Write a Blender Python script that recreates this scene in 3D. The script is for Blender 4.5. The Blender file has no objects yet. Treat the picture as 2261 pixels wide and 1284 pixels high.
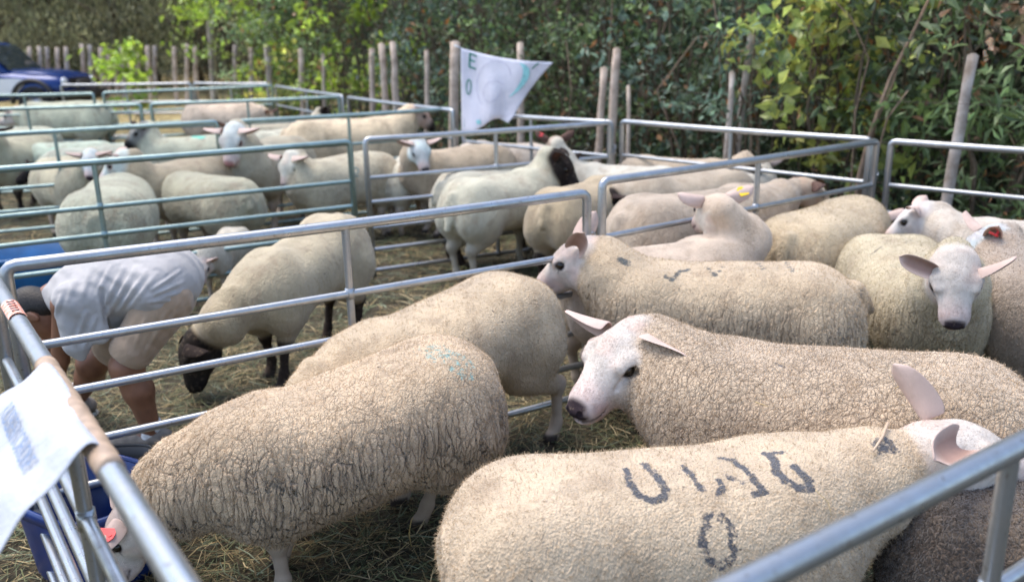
import bpy, math, random
import numpy as np
from mathutils import Vector, Matrix, noise
from mathutils.bvhtree import BVHTree

C = bpy.context.scene.collection
SC = bpy.context.scene
random.seed(7)
RNG = np.random.default_rng(7)
R = math.radians

# ------------------------------------------------------------------ camera, sky, sun, exposure
F_PX, PITCH, ROLL, EYE = 1897.0, 0.2826, 0.0194, 1.722      # from fitting the hurdle grid
cam_d = bpy.data.cameras.new('Camera')
cam = bpy.data.objects.new('Camera', cam_d); C.objects.link(cam)
cam.location = (0, 0, EYE)
cam_d.sensor_fit = 'HORIZONTAL'; cam_d.sensor_width = 36
cam_d.lens = 36 * F_PX / 2261
cam_d.clip_start = 0.05; cam_d.clip_end = 500
cam_d.dof.use_dof = True
cam_d.dof.focus_distance = 2.6
cam_d.dof.aperture_fstop = 2.2
cam.rotation_mode = 'QUATERNION'
cam.rotation_quaternion = (Matrix.Rotation(math.pi / 2 - PITCH, 3, 'X') @ Matrix.Rotation(-ROLL, 3, 'Z')).to_quaternion()
SC.camera = cam

SUN_EL, SUN_AZ = R(68), R(150)       # azimuth of the sun measured from +X towards +Y
world = bpy.data.worlds.new('World'); SC.world = world; world.use_nodes = True
nt = world.node_tree
sky = nt.nodes.new('ShaderNodeTexSky'); sky.sky_type = 'NISHITA'; sky.sun_disc = False
sky.sun_elevation = SUN_EL; sky.sun_rotation = math.pi / 2 - SUN_AZ
sky.air_density = 1.0; sky.dust_density = 2.5; sky.ozone_density = 0.6
bg = nt.nodes['Background']; bg.inputs['Strength'].default_value = 0.15
nt.links.new(sky.outputs[0], bg.inputs['Color'])
sd = bpy.data.lights.new('Sun', 'SUN'); sd.energy = 0.95; sd.angle = R(45); sd.color = (1.0, 0.93, 0.80)
sun = bpy.data.objects.new('Sun', sd); C.objects.link(sun)
sun.rotation_euler = Vector((math.cos(SUN_AZ) * math.cos(SUN_EL), math.sin(SUN_AZ) * math.cos(SUN_EL), math.sin(SUN_EL))).to_track_quat('Z', 'Y').to_euler()
SC.view_settings.view_transform = 'Standard'; SC.view_settings.look = 'None'
SC.view_settings.exposure = 1.36; SC.view_settings.gamma = 1
SC.cycles.use_denoising = True
SC.cycles.max_bounces = 6; SC.cycles.diffuse_bounces = 3; SC.cycles.glossy_bounces = 3
SC.cycles.transmission_bounces = 4; SC.cycles.transparent_max_bounces = 6

# ------------------------------------------------------------------ photogrammetry helpers
def ground(x, y):
    """terrain height: level in the pens, rising gently towards the back"""
    d = np.asarray(y, float)
    t = np.clip(d - 8.5, 0, None)
    return np.where(t < 12, .0032 * t * t, .4608 + .0768 * (t - 12))
def _ray(u, v):
    du = u - 1130.5; dv = 642 - v
    c, s = math.cos(ROLL), math.sin(ROLL)
    x = (du * c + dv * s) / F_PX; y = (-du * s + dv * c) / F_PX
    return np.array([x, math.cos(PITCH) + y * math.sin(PITCH), -math.sin(PITCH) + y * math.cos(PITCH)])
def at_z(u, v, z):
    """the place seen at photo pixel u,v that is z metres above the ground"""
    d = _ray(u, v); g = 0.0
    for _ in range(30):
        t = (z + g - EYE) / d[2]
        p = t * d + np.array([0, 0, EYE])
        g = g * .5 + .5 * float(ground(p[0], p[1]))
    return p
def at_y(u, v, Y):
    d = _ray(u, v); t = Y / d[1]
    return t * d + np.array([0, 0, EYE])
def proj(P):
    P = np.asarray(P, float)
    x, y, z = P[..., 0], P[..., 1], P[..., 2] - EYE
    zc = y * math.cos(PITCH) - z * math.sin(PITCH); yc = y * math.sin(PITCH) + z * math.cos(PITCH)
    u = x / zc * F_PX; v = yc / zc * F_PX; c, s = math.cos(ROLL), math.sin(ROLL)
    return np.stack([1130.5 + u * c - v * s, 642 - (u * s + v * c)], -1)

# ------------------------------------------------------------------ object helpers
def tag(o, label=None, cat=None, group=None, kind=None):
    if label: o['label'] = label
    if cat: o['category'] = cat
    if group: o['group'] = group
    if kind: o['kind'] = kind
    return o
def empty(name, loc, rz=0.0):
    o = bpy.data.objects.new(name, None); C.objects.link(o)
    o.location = tuple(float(a) for a in loc); o.rotation_euler = (0, 0, rz); o.empty_display_size = .1
    return o
class MB:
    """collects vertices and faces into one mesh"""
    def __init__(s): s.v = []; s.f = []; s.n = 0; s.mi = []; s.cols = []
    def add(s, v, f, mi=0, col=None):
        v = np.asarray(v, float).reshape(-1, 3)
        s.v.append(v)
        for q in f: s.f.append([a + s.n for a in q]); s.mi.append(mi)
        s.cols.append(np.tile(np.array(col if col is not None else (1, 1, 1), float), (len(v), 1)))
        s.n += len(v)
    def tube(s, pts, r, seg=10, caps=True, mi=0, col=None):
        pts = [np.asarray(p, float) for p in pts]
        rs = r if hasattr(r, '__len__') else [r] * len(pts)
        ring = []; a0 = None
        for i, p in enumerate(pts):
            t = pts[min(i + 1, len(pts) - 1)] - pts[max(i - 1, 0)]
            t = t / (np.linalg.norm(t) + 1e-9)
            if a0 is None:
                a0 = np.cross(t, [0, 0, 1.0] if abs(t[2]) < .9 else [1.0, 0, 0])
            a = a0 - t * (a0 @ t); a /= np.linalg.norm(a); a0 = a; b = np.cross(t, a)
            for k in range(seg):
                an = 2 * math.pi * k / seg
                ring.append(p + rs[i] * (math.cos(an) * a + math.sin(an) * b))
        f = []
        for i in range(len(pts) - 1):
            for k in range(seg):
                k2 = (k + 1) % seg
                f.append([i * seg + k, i * seg + k2, (i + 1) * seg + k2, (i + 1) * seg + k])
        if caps:
            f.append(list(range(seg))[::-1]); f.append([(len(pts) - 1) * seg + k for k in range(seg)])
        s.add(ring, f, mi, col)
    def box(s, c, half, rot=None, mi=0, col=None):
        v = np.array([[x, y, z] for x in (-1, 1) for y in (-1, 1) for z in (-1, 1)], float) * np.array(half)
        if rot is not None: v = v @ np.array(rot).T
        s.add(v + np.array(c), [[0, 1, 3, 2], [4, 6, 7, 5], [0, 4, 5, 1], [2, 3, 7, 6], [0, 2, 6, 4], [1, 5, 7, 3]], mi, col)
    def lathe(s, prof, seg=32, c=(0, 0, 0), mi=0, col=None, sx=1, sy=1):
        v = []
        for (r, z) in prof:
            for k in range(seg):
                a = 2 * math.pi * k / seg
                v.append((c[0] + sx * r * math.cos(a), c[1] + sy * r * math.sin(a), c[2] + z))
        f = []
        for i in range(len(prof) - 1):
            for k in range(seg):
                k2 = (k + 1) % seg
                f.append([i * seg + k, i * seg + k2, (i + 1) * seg + k2, (i + 1) * seg + k])
        s.add(v, f, mi, col)
    def build(s, name, mats, parent=None, smooth=True, colattr=False):
        me = bpy.data.meshes.new(name)
        v = np.concatenate(s.v)
        me.from_pydata(v.tolist(), [], s.f)
        o = bpy.data.objects.new(name, me); C.objects.link(o)
        for m in (mats if isinstance(mats, (list, tuple)) else [mats]): me.materials.append(m)
        me.polygons.foreach_set('material_index', np.array(s.mi, np.int32))
        me.polygons.foreach_set('use_smooth', np.full(len(s.f), smooth))
        if colattr: set_attr(me, 'col', np.concatenate(s.cols))
        if parent: o.parent = parent
        me.update()
        return o
def set_attr(me, name, data, kind='FLOAT_COLOR'):
    a = me.attributes.new(name, kind, 'POINT')
    d = np.asarray(data, np.float32)
    if kind == 'FLOAT_COLOR':
        if d.shape[1] == 3: d = np.concatenate([d, np.ones((len(d), 1), np.float32)], 1)
        a.data.foreach_set('color', d.ravel())
    else: a.data.foreach_set('value', d.ravel())
def fast_mesh(name, V, Fq, mats, parent=None, col=None, smooth=True, mi=None):
    """V (n,3), Fq (m,k) arrays -> object"""
    me = bpy.data.meshes.new(name)
    k = Fq.shape[1]
    me.vertices.add(len(V)); me.vertices.foreach_set('co', np.asarray(V, np.float32).ravel())
    me.loops.add(Fq.size); me.loops.foreach_set('vertex_index', Fq.astype(np.int32).ravel())
    me.polygons.add(len(Fq)); me.polygons.foreach_set('loop_start', np.arange(0, Fq.size, k, dtype=np.int32))
    me.polygons.foreach_set('loop_total', np.full(len(Fq), k, np.int32))
    me.polygons.foreach_set('use_smooth', np.full(len(Fq), smooth))
    for m in (mats if isinstance(mats, (list, tuple)) else [mats]): me.materials.append(m)
    if mi is not None: me.polygons.foreach_set('material_index', mi.astype(np.int32))
    me.update(calc_edges=True); me.validate()
    if col is not None: set_attr(me, 'col', col)
    o = bpy.data.objects.new(name, me); C.objects.link(o)
    if parent: o.parent = parent
    return o

def text_mesh(name, body, size, extrude, mat, parent=None, bold=0.):
    cu = bpy.data.curves.new(name, 'FONT'); cu.body = body; cu.size = size; cu.align_x = 'CENTER'; cu.align_y = 'CENTER'; cu.extrude = extrude; cu.offset = bold
    t_ = bpy.data.objects.new(name, cu); C.objects.link(t_)
    me = bpy.data.meshes.new_from_object(t_)
    bpy.data.objects.remove(t_); me.materials.clear(); me.materials.append(mat)
    o = bpy.data.objects.new(name, me); C.objects.link(o)
    if parent: o.parent = parent
    return o

# ------------------------------------------------------------------ node helpers and materials
def new_mat(name):
    m = bpy.data.materials.new(name); m.use_nodes = True
    return m, m.node_tree, m.node_tree.nodes['Principled BSDF']
def N(t, typ, **kw):
    n = t.nodes.new(typ)
    for k, v in kw.items():
        if k.startswith('i_'): n.inputs[k[2:].replace('_', ' ')].default_value = v
        else: setattr(n, k, v)
    return n
def LK(t, a, b): t.links.new(a, b)
def mathn(t, op, a, b=None, clamp=False):
    n = t.nodes.new('ShaderNodeMath'); n.operation = op; n.use_clamp = clamp
    for i, x in enumerate((a, b)):
        if x is None: continue
        if isinstance(x, (int, float)): n.inputs[i].default_value = x
        else: LK(t, x, n.inputs[i])
    return n.outputs[0]
def ramp(t, fac, stops):
    n = t.nodes.new('ShaderNodeValToRGB'); LK(t, fac, n.inputs[0])
    e = n.color_ramp.elements
    while len(e) < len(stops): e.new(.5)
    for i, (p, c) in enumerate(stops):
        e[i].position = p; e[i].color = (*c, 1) if len(c) == 3 else c
    return n.outputs[0]
def mixc(t, fac, a, b, mode='MIX'):
    n = t.nodes.new('ShaderNodeMix'); n.data_type = 'RGBA'; n.blend_type = mode
    for sck, x in ((n.inputs[0], fac), (n.inputs[6], a), (n.inputs[7], b)):
        if isinstance(x, (int, float)): sck.default_value = x
        elif isinstance(x, (tuple, list)): sck.default_value = (*x, 1) if len(x) == 3 else x
        else: LK(t, x, sck)
    return n.outputs[2]
def maprange(t, v, a, b, c=0., d=1., smooth=True):
    n = t.nodes.new('ShaderNodeMapRange'); n.interpolation_type = 'SMOOTHSTEP' if smooth else 'LINEAR'
    LK(t, v, n.inputs[0]); n.inputs[1].default_value = a; n.inputs[2].default_value = b; n.inputs[3].default_value = c; n.inputs[4].default_value = d
    return n.outputs[0]
def simple(name, col, rough=.6, metal=0., noise_scale=20, var=.15, bump=0., col2=None, spec=.5, sheen=0.):
    m, t, b = new_mat(name)
    tc = N(t, 'ShaderNodeTexCoord')
    nz = N(t, 'ShaderNodeTexNoise', i_Scale=noise_scale, i_Detail=6.); LK(t, tc.outputs['Object'], nz.inputs['Vector'])
    c2 = col2 or tuple(max(0, c * (1 - var * 2)) for c in col)
    c1 = tuple(min(1, c * (1 + var * .5)) for c in col)
    LK(t, ramp(t, nz.outputs[0], [(.3, c2), (.65, c1)]), b.inputs['Base Color'])
    b.inputs['Roughness'].default_value = rough; b.inputs['Metallic'].default_value = metal
    b.inputs['Specular IOR Level'].default_value = spec
    if sheen: b.inputs['Sheen Weight'].default_value = sheen
    if bump:
        bn = N(t, 'ShaderNodeBump', i_Strength=.6, i_Distance=bump); LK(t, nz.outputs[0], bn.inputs['Height']); LK(t, bn.outputs[0], b.inputs['Normal'])
    return m
def attr_mat(name, rough=.7, transl=0., noise_scale=30, var=.25, spec=.3):
    """base colour from the 'col' attribute with fine noise"""
    m, t, b = new_mat(name)
    at = N(t, 'ShaderNodeAttribute', attribute_name='col')
    tc = N(t, 'ShaderNodeTexCoord')
    nz = N(t, 'ShaderNodeTexNoise', i_Scale=noise_scale, i_Detail=4.); LK(t, tc.outputs['Object'], nz.inputs['Vector'])
    f = maprange(t, nz.outputs[0], .3, .7, 1 - var, 1 + var * .4)
    vm = N(t, 'ShaderNodeVectorMath', operation='SCALE'); LK(t, at.outputs['Color'], vm.inputs[0]); LK(t, f, vm.inputs['Scale'])
    LK(t, vm.outputs[0], b.inputs['Base Color'])
    b.inputs['Roughness'].default_value = rough; b.inputs['Specular IOR Level'].default_value = spec
    if transl:
        tr = N(t, 'ShaderNodeBsdfTranslucent'); LK(t, vm.outputs[0], tr.inputs['Color'])
        mx = N(t, 'ShaderNodeMixShader'); mx.inputs[0].default_value = transl
        LK(t, b.outputs[0], mx.inputs[1]); LK(t, tr.outputs[0], mx.inputs[2])
        LK(t, mx.outputs[0], t.nodes['Material Output'].inputs['Surface'])
    return m

def metal_mat(name, col, rough=.38, metal=.85):
    m, t, b = new_mat(name)
    tc = N(t, 'ShaderNodeTexCoord')
    nz = N(t, 'ShaderNodeTexNoise', i_Scale=9., i_Detail=8., i_Roughness=.65); LK(t, tc.outputs['Object'], nz.inputs['Vector'])
    n2 = N(t, 'ShaderNodeTexNoise', i_Scale=70., i_Detail=3.); LK(t, tc.outputs['Object'], n2.inputs['Vector'])
    vo = N(t, 'ShaderNodeTexVoronoi', i_Scale=140.); LK(t, tc.outputs['Object'], vo.inputs['Vector'])
    c = ramp(t, nz.outputs[0], [(.3, tuple(x * .72 for x in col)), (.6, col)])
    c = mixc(t, maprange(t, vo.outputs['Color'], 0, 1, 0, .25), c, tuple(x * .75 for x in col))
    c = mixc(t, maprange(t, n2.outputs[0], .62, .72, 0, .55), c, (.22, .19, .16))
    LK(t, c, b.inputs['Base Color'])
    LK(t, maprange(t, nz.outputs[0], .3, .7, rough + .15, rough - .06), b.inputs['Roughness'])
    b.inputs['Metallic'].default_value = metal
    bn = N(t, 'ShaderNodeBump', i_Strength=.25, i_Distance=.002); LK(t, nz.outputs[0], bn.inputs['Height']); LK(t, bn.outputs[0], b.inputs['Normal'])
    return m
M = {}
M['galv'] = metal_mat('galvanised', (.46, .48, .50), .32)
M['galv_teal_cast'] = metal_mat('galvanised_teal_cast', (.31, .41, .40), .36)  # teal light cast over the back pens, put into the metal colour
M['leaf'] = attr_mat('leaf', .38, .45, 12, .25, .6)
M['bark'] = attr_mat('bark', .9, 0, 14, .4, .2)
M['straw'] = attr_mat('straw', .6, .15, 40, .2, .35)
# ------------------------------------------------------------------ the ground
def build_ground():
    xs = np.concatenate([np.linspace(-60, -6, 28), np.linspace(-5.5, 7, 60), np.linspace(8, 60, 27)])
    ys = np.concatenate([np.linspace(-8, 0, 6), np.linspace(.2, 10, 60), np.linspace(10.5, 24, 30), np.linspace(26, 120, 24)])
    X, Y = np.meshgrid(xs, ys, indexing='ij')
    Z = ground(X, Y).copy()
    for i in range(X.shape[0]):
        for j in range(X.shape[1]):
            Z[i, j] += .03 * noise.noise(Vector((X[i, j] * 1.1, Y[i, j] * 1.1, 0))) - .012
    V = np.stack([X, Y, Z], -1).reshape(-1, 3)
    n = len(ys); I = np.arange(len(xs) - 1)[:, None] * n + np.arange(n - 1)[None]
    Fq = np.stack([I, I + n, I + n + 1, I + 1], -1).reshape(-1, 4)
    m, t, b = new_mat('trodden_ground')
    tc = N(t, 'ShaderNodeTexCoord')
    n1 = N(t, 'ShaderNodeTexNoise', i_Scale=1.6, i_Detail=8.); LK(t, tc.outputs['Object'], n1.inputs['Vector'])
    n2 = N(t, 'ShaderNodeTexNoise', i_Scale=45., i_Detail=6.); LK(t, tc.outputs['Object'], n2.inputs['Vector'])
    c = ramp(t, n1.outputs[0], [(.35, (.045, .032, .02)), (.5, (.075, .06, .032)), (.65, (.10, .085, .045))])
    c = mixc(t, maprange(t, n2.outputs[0], .4, .65), c, (.03, .028, .015))
    sx = N(t, 'ShaderNodeSeparateXYZ'); LK(t, tc.outputs['Object'], sx.inputs[0])
    far = maprange(t, sx.outputs['Y'], 12., 19.)
    c = mixc(t, far, c, ramp(t, n1.outputs[0], [(.35, (.28, .22, .10)), (.65, (.46, .38, .18))]))
    LK(t, c, b.inputs['Base Color']); b.inputs['Roughness'].default_value = .95
    bn = N(t, 'ShaderNodeBump', i_Strength=.8, i_Distance=.02); LK(t, n2.outputs[0], bn.inputs['Height']); LK(t, bn.outputs[0], b.inputs['Normal'])
    o = fast_mesh('ground', V, Fq, m)
    tag(o, kind='structure')
build_ground()

# ------------------------------------------------------------------ hurdles
HT = 1.05
RAILS = [.766, .584, .389, .22, .059]
def hurdle(p0, p1, label, mat='galv', r=.0215, ends=True):
    """p0, p1: world xy of the two top corners"""
    p0 = np.array(p0[:2], float); p1 = np.array(p1[:2], float)
    L = np.linalg.norm(p1 - p0); d = (p1 - p0) / L
    z0, z1 = float(ground(*p0)), float(ground(*p1))
    root = empty('hurdle_panel', (*p0, z0), math.atan2(d[1], d[0]))
    tag(root, label, 'hurdle', 'galvanised sheep hurdles of the pens')
    sl = (z1 - z0) / L
    def pt(x, z): return (x, 0, z + sl * x)
    rc = .032; m = M[mat]
    b = MB()
    pts = [pt(0, .0)]
    pts += [pt(0, HT - rc)]
    for a in (30, 60): pts.append(pt(rc - rc * math.cos(R(a)), HT - rc + rc * math.sin(R(a))))
    nseg = 6
    for i in range(nseg + 1):
        x = rc + (L - 2 * rc) * i / nseg
        pts.append(pt(x, HT - .006 * math.sin(math.pi * i / nseg)))
    for a in (60, 30): pts.append(pt(L - rc + rc * math.cos(R(a)), HT - rc + rc * math.sin(R(a))))
    pts += [pt(L, HT - rc), pt(L, 0)]
    b.tube(pts, r, 14)
    b.build('frame', m, root)
    for z in RAILS:
        b = MB(); b.tube([pt(.012, z), pt(L / 2, z - .004 * random.random()), pt(L - .012, z)], r * .72, 10, False); b.build('rail', m, root)
    b = MB(); b.tube([pt(L / 2, .03), pt(L / 2, HT - .012)], r * .74, 10, False)
    for z in RAILS: b.tube([pt(L / 2, z - .022), pt(L / 2, z + .022)], r * .92, 10)
    b.build('centre_upright', m, root)
    # hook and eye that couples the panel to its neighbour
    b = MB(); ring = [(L + .03 + .022 * math.cos(a), .0 + .012 * math.sin(a * 2) * .3, .84 + sl * L + .022 * math.sin(a)) for a in np.linspace(0, 2 * math.pi, 13)]
    b.tube(ring, .005, 6, False); b.tube([(L + .01, 0, .80 + sl * L), (L + .05, 0, .80 + sl * L)], .007, 6)
    b.build('coupling_ring', m, root)
    return root
def H2(a, b, label, mat='galv', **k):
    return hurdle(at_z(*a, HT), at_z(*b, HT), label, mat, **k)
H2((10, 588), (1296, 426), 'long galvanised hurdle in front of the bending boy, behind the nearest sheep')
H2((1330, 400), (1936, 312), 'galvanised hurdle behind the sheep with the yellow ear tag, ending at the hedge side corner')
pA = at_z(-22, 606, HT); pB = at_z(372, 1240, HT)
dd = (pB - pA); dd /= np.linalg.norm(dd)
LEFT = hurdle(pA, pA + dd * 2.45, 'nearest hurdle on the left, with brown tape, an orange sticker and a white cloth', 'galv')
qa = at_z(1680, 1262, HT); qb = at_z(2261, 968, HT); e = (qb - qa); e /= np.linalg.norm(e)
mid = at_z(2234, 985, HT)
NEAR = hurdle(mid - e * 1.225, mid + e * 1.225, 'nearest hurdle, crossing the bottom right corner in front of the letter marked sheep', 'galv')
H2((-560, 415), (772, 313), 'hurdle with painted teal light, second row, left, in front of the crowded sheep', 'galv_teal_cast')
H2((806, 308), (1346, 271), 'dark hurdle of the second row, right, behind the grazing black faced sheep', 'galv')
H2((1968, 312), (2700, 358), 'galvanised hurdle against the hedge at the right edge of the photo')
H2((1374, 268), (1922, 308), 'galvanised hurdle against the hedge, between the white banner and the right corner')
H2((1022, 248), (1350, 270), 'galvanised hurdle that the white banner hangs down in front of')
H2((768, 215), (1000, 244), 'galvanised hurdle on the hedge side just left of the white banner')
H2((608, 190), (756, 212), 'small distant hurdle on the hedge side beside the yellow green saplings')
H2((-300, 312), (478, 269), 'hurdle with painted teal light, third row, left, behind the black faced sheep at the left edge', 'galv_teal_cast')
H2((510, 269), (998, 240), 'hurdle of the third row passing in front of the long cream sheep', 'galv_teal_cast')
H2((-200, 246), (310, 231), 'hurdle with painted teal light, fourth row at the left', 'galv_teal_cast')
H2((333, 230), (748, 214), 'hurdle of the fourth row in front of the distant cream sheep', 'galv_teal_cast')
H2((-100, 212), (206, 207), 'hurdle with painted teal light, fifth row, in front of the blue car', 'galv_teal_cast')
H2((228, 205), (600, 189), 'hurdle of the fifth row in front of the dry grass strip', 'galv_teal_cast')
H2((135, 188), (420, 184), 'farthest left hurdle just right of the blue car wheel', 'galv')
H2((428, 184), (590, 185), 'farthest hurdle in front of the tall thin pole', 'galv')
# panels closing the pens on the left, towards the camera
def side(a, b, label, **k): hurdle(at_z(*a, HT), at_z(*b, HT), label, 'galv_teal_cast', **k)
# ------------------------------------------------------------------ implicit surfaces (smooth unions) and their mesher
def seg_d(P, a, b, ra, rb, sq=None):
    a = np.asarray(a, float); b = np.asarray(b, float); ab = b - a
    t = np.clip(((P - a) @ ab) / (ab @ ab + 1e-12), 0, 1)
    q = P - a - t[..., None] * ab
    if sq is not None: q = q / np.asarray(sq)
    return np.sqrt((q * q).sum(-1)) - (ra + (rb - ra) * t)
def ell_d(P, c, r, Rm=None, n=2.0):
    q = P - np.asarray(c, float)
    if Rm is not None: q = q @ Rm           # to local axes (columns of Rm)
    r = np.asarray(r, float); q = np.abs(q / r)
    k = (q[..., 0] ** n + q[..., 1] ** n + q[..., 2] ** n) ** (1 / n) if n != 2 else np.sqrt((q * q).sum(-1))
    return (k - 1) * r.min()
def smin(a, b, k):
    h = np.clip(k - np.abs(a - b), 0, None) / k
    return np.minimum(a, b) - h * h * k * .25
class Prim:
    def __init__(s, fn, lo, hi, k=.03, op='add'): s.fn, s.lo, s.hi, s.k, s.op = fn, np.array(lo, float), np.array(hi, float), k, op
def P_seg(a, b, ra, rb, k=.03, sq=None, op='add'):
    a = np.asarray(a, float); b = np.asarray(b, float); m = max(ra, rb) * (max(sq) if sq is not None else 1)
    return Prim(lambda P: seg_d(P, a, b, ra, rb, sq), np.minimum(a, b) - m, np.maximum(a, b) + m, k, op)
def P_ell(c, r, Rm=None, k=.03, n=2.0, op='add'):
    m = max(r) if Rm is not None else np.array(r)
    return Prim(lambda P: ell_d(P, c, r, Rm, n), np.array(c) - m, np.array(c) + m, k, op)
def field(prims, P):
    D = np.full(P.shape[:-1], 9.0)
    for p in prims:
        d = p.fn(P)
        if p.op == 'add': D = smin(D, d, p.k)
        else: D = -smin(-D, d, p.k)
    return D
def mesh_sdf(prims, h, pad=.03, maxn=14e6):
    add = [p for p in prims if p.op == 'add']
    lo = np.min([p.lo for p in add], 0) - pad - h; hi = np.max([p.hi for p in add], 0) + pad + h
    n = np.ceil((hi - lo) / h).astype(int) + 1
    ax = [lo[i] + h * np.arange(n[i]) for i in range(3)]
    D = np.full(tuple(n), 1.0, np.float32)
    for p in prims:
        m = p.k + 2.5 * h + .02
        i0 = np.clip(np.floor((p.lo - m - lo) / h).astype(int), 0, n - 1); i1 = np.clip(np.ceil((p.hi + m - lo) / h).astype(int) + 1, 1, n)
        if (i1 <= i0).any(): continue
        g = np.stack(np.meshgrid(*[ax[i][i0[i]:i1[i]].astype(np.float32) for i in range(3)], indexing='ij'), -1)
        d = p.fn(g); s = (slice(i0[0], i1[0]), slice(i0[1], i1[1]), slice(i0[2], i1[2]))
        if p.op == 'add': D[s] = smin(D[s], d, p.k)
        else: D[s] = -smin(-D[s], d, p.k)
    return surface_nets(D, lo, h)
def surface_nets(D, lo, h):
    S = D < 0
    nx, ny, nz = D.shape
    cs = np.zeros((nx - 1, ny - 1, nz - 1), np.int8)
    for a in (0, 1):
        for b in (0, 1):
            for c in (0, 1): cs += S[a:nx - 1 + a, b:ny - 1 + b, c:nz - 1 + c]
    cells = np.argwhere((cs > 0) & (cs < 8))
    idx = np.full((nx - 1, ny - 1, nz - 1), -1, np.int32); idx[tuple(cells.T)] = np.arange(len(cells))
    acc = np.zeros((len(cells), 3)); cnt = np.zeros(len(cells))
    cor = [(a, b, c) for a in (0, 1) for b in (0, 1) for c in (0, 1)]
    for i, p in enumerate(cor):
        for q in cor[i + 1:]:
            if sum(abs(p[k] - q[k]) for k in range(3)) != 1: continue
            d0 = D[tuple((cells + p).T)]; d1 = D[tuple((cells + q).T)]
            m = (d0 < 0) != (d1 < 0)
            t = d0[m] / (d0[m] - d1[m])
            acc[m] += np.array(p) + t[:, None] * (np.array(q) - np.array(p)); cnt[m] += 1
    V = lo + h * (cells + acc / cnt[:, None])
    F = []
    for ax_ in range(3):
        sl0 = [slice(None)] * 3; sl1 = [slice(None)] * 3
        sl0[ax_] = slice(0, -1); sl1[ax_] = slice(1, None)
        A = S[tuple(sl0)]; B = S[tuple(sl1)]
        e = np.argwhere(A != B)
        u, w = [(1, 2), (2, 0), (0, 1)][ax_]
        ok = (e[:, u] > 0) & (e[:, w] > 0) & (e[:, u] < D.shape[u] - 1) & (e[:, w] < D.shape[w] - 1); e = e[ok]
        def g(du, dw):
            q = e.copy(); q[:, u] += du; q[:, w] += dw; return idx[tuple(q.T)]
        quad = np.stack([g(-1, -1), g(0, -1), g(0, 0), g(-1, 0)], 1)
        fl = B[tuple(e.T)]
        quad[fl] = quad[fl][:, ::-1]
        F.append(quad)
    return V, np.concatenate(F)
def rot_ypr(yaw, pitch, roll=0):
    """columns = forward, left, up of a frame (pitch > 0 raises the nose)"""
    return np.array((Matrix.Rotation(yaw, 3, 'Z') @ Matrix.Rotation(-pitch, 3, 'Y') @ Matrix.Rotation(roll, 3, 'X')))
def sstep(x, a, b):
    t = np.clip((x - a) / (b - a), 0, 1); return t * t * (3 - 2 * t)
def vnoise(P, scale, seed=0, oct_=2):
    """cheap smooth value noise, vectorised, 0..1"""
    out = 0; amp = 1; tot = 0
    for o in range(oct_):
        q = P * scale * 2 ** o + seed * 17.3
        i = np.floor(q).astype(np.int64); f = q - i; f = f * f * (3 - 2 * f)
        def hsh(a):
            n = (a[..., 0] * 374761393 + a[..., 1] * 668265263 + a[..., 2] * 2147483647 + seed * 1013) & 0xffffffff
            n = ((n ^ (n >> 13)) * 1274126177) & 0xffffffff
            return ((n ^ (n >> 16)) & 0xffff) / 65535.0
        v = 0
        for a in (0, 1):
            for b in (0, 1):
                for c in (0, 1):
                    w = (f[..., 0] if a else 1 - f[..., 0]) * (f[..., 1] if b else 1 - f[..., 1]) * (f[..., 2] if c else 1 - f[..., 2])
                    v = v + w * hsh(i + np.array([a, b, c]))
        out = out + v * amp; tot += amp; amp *= .5
    return out / tot
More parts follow.
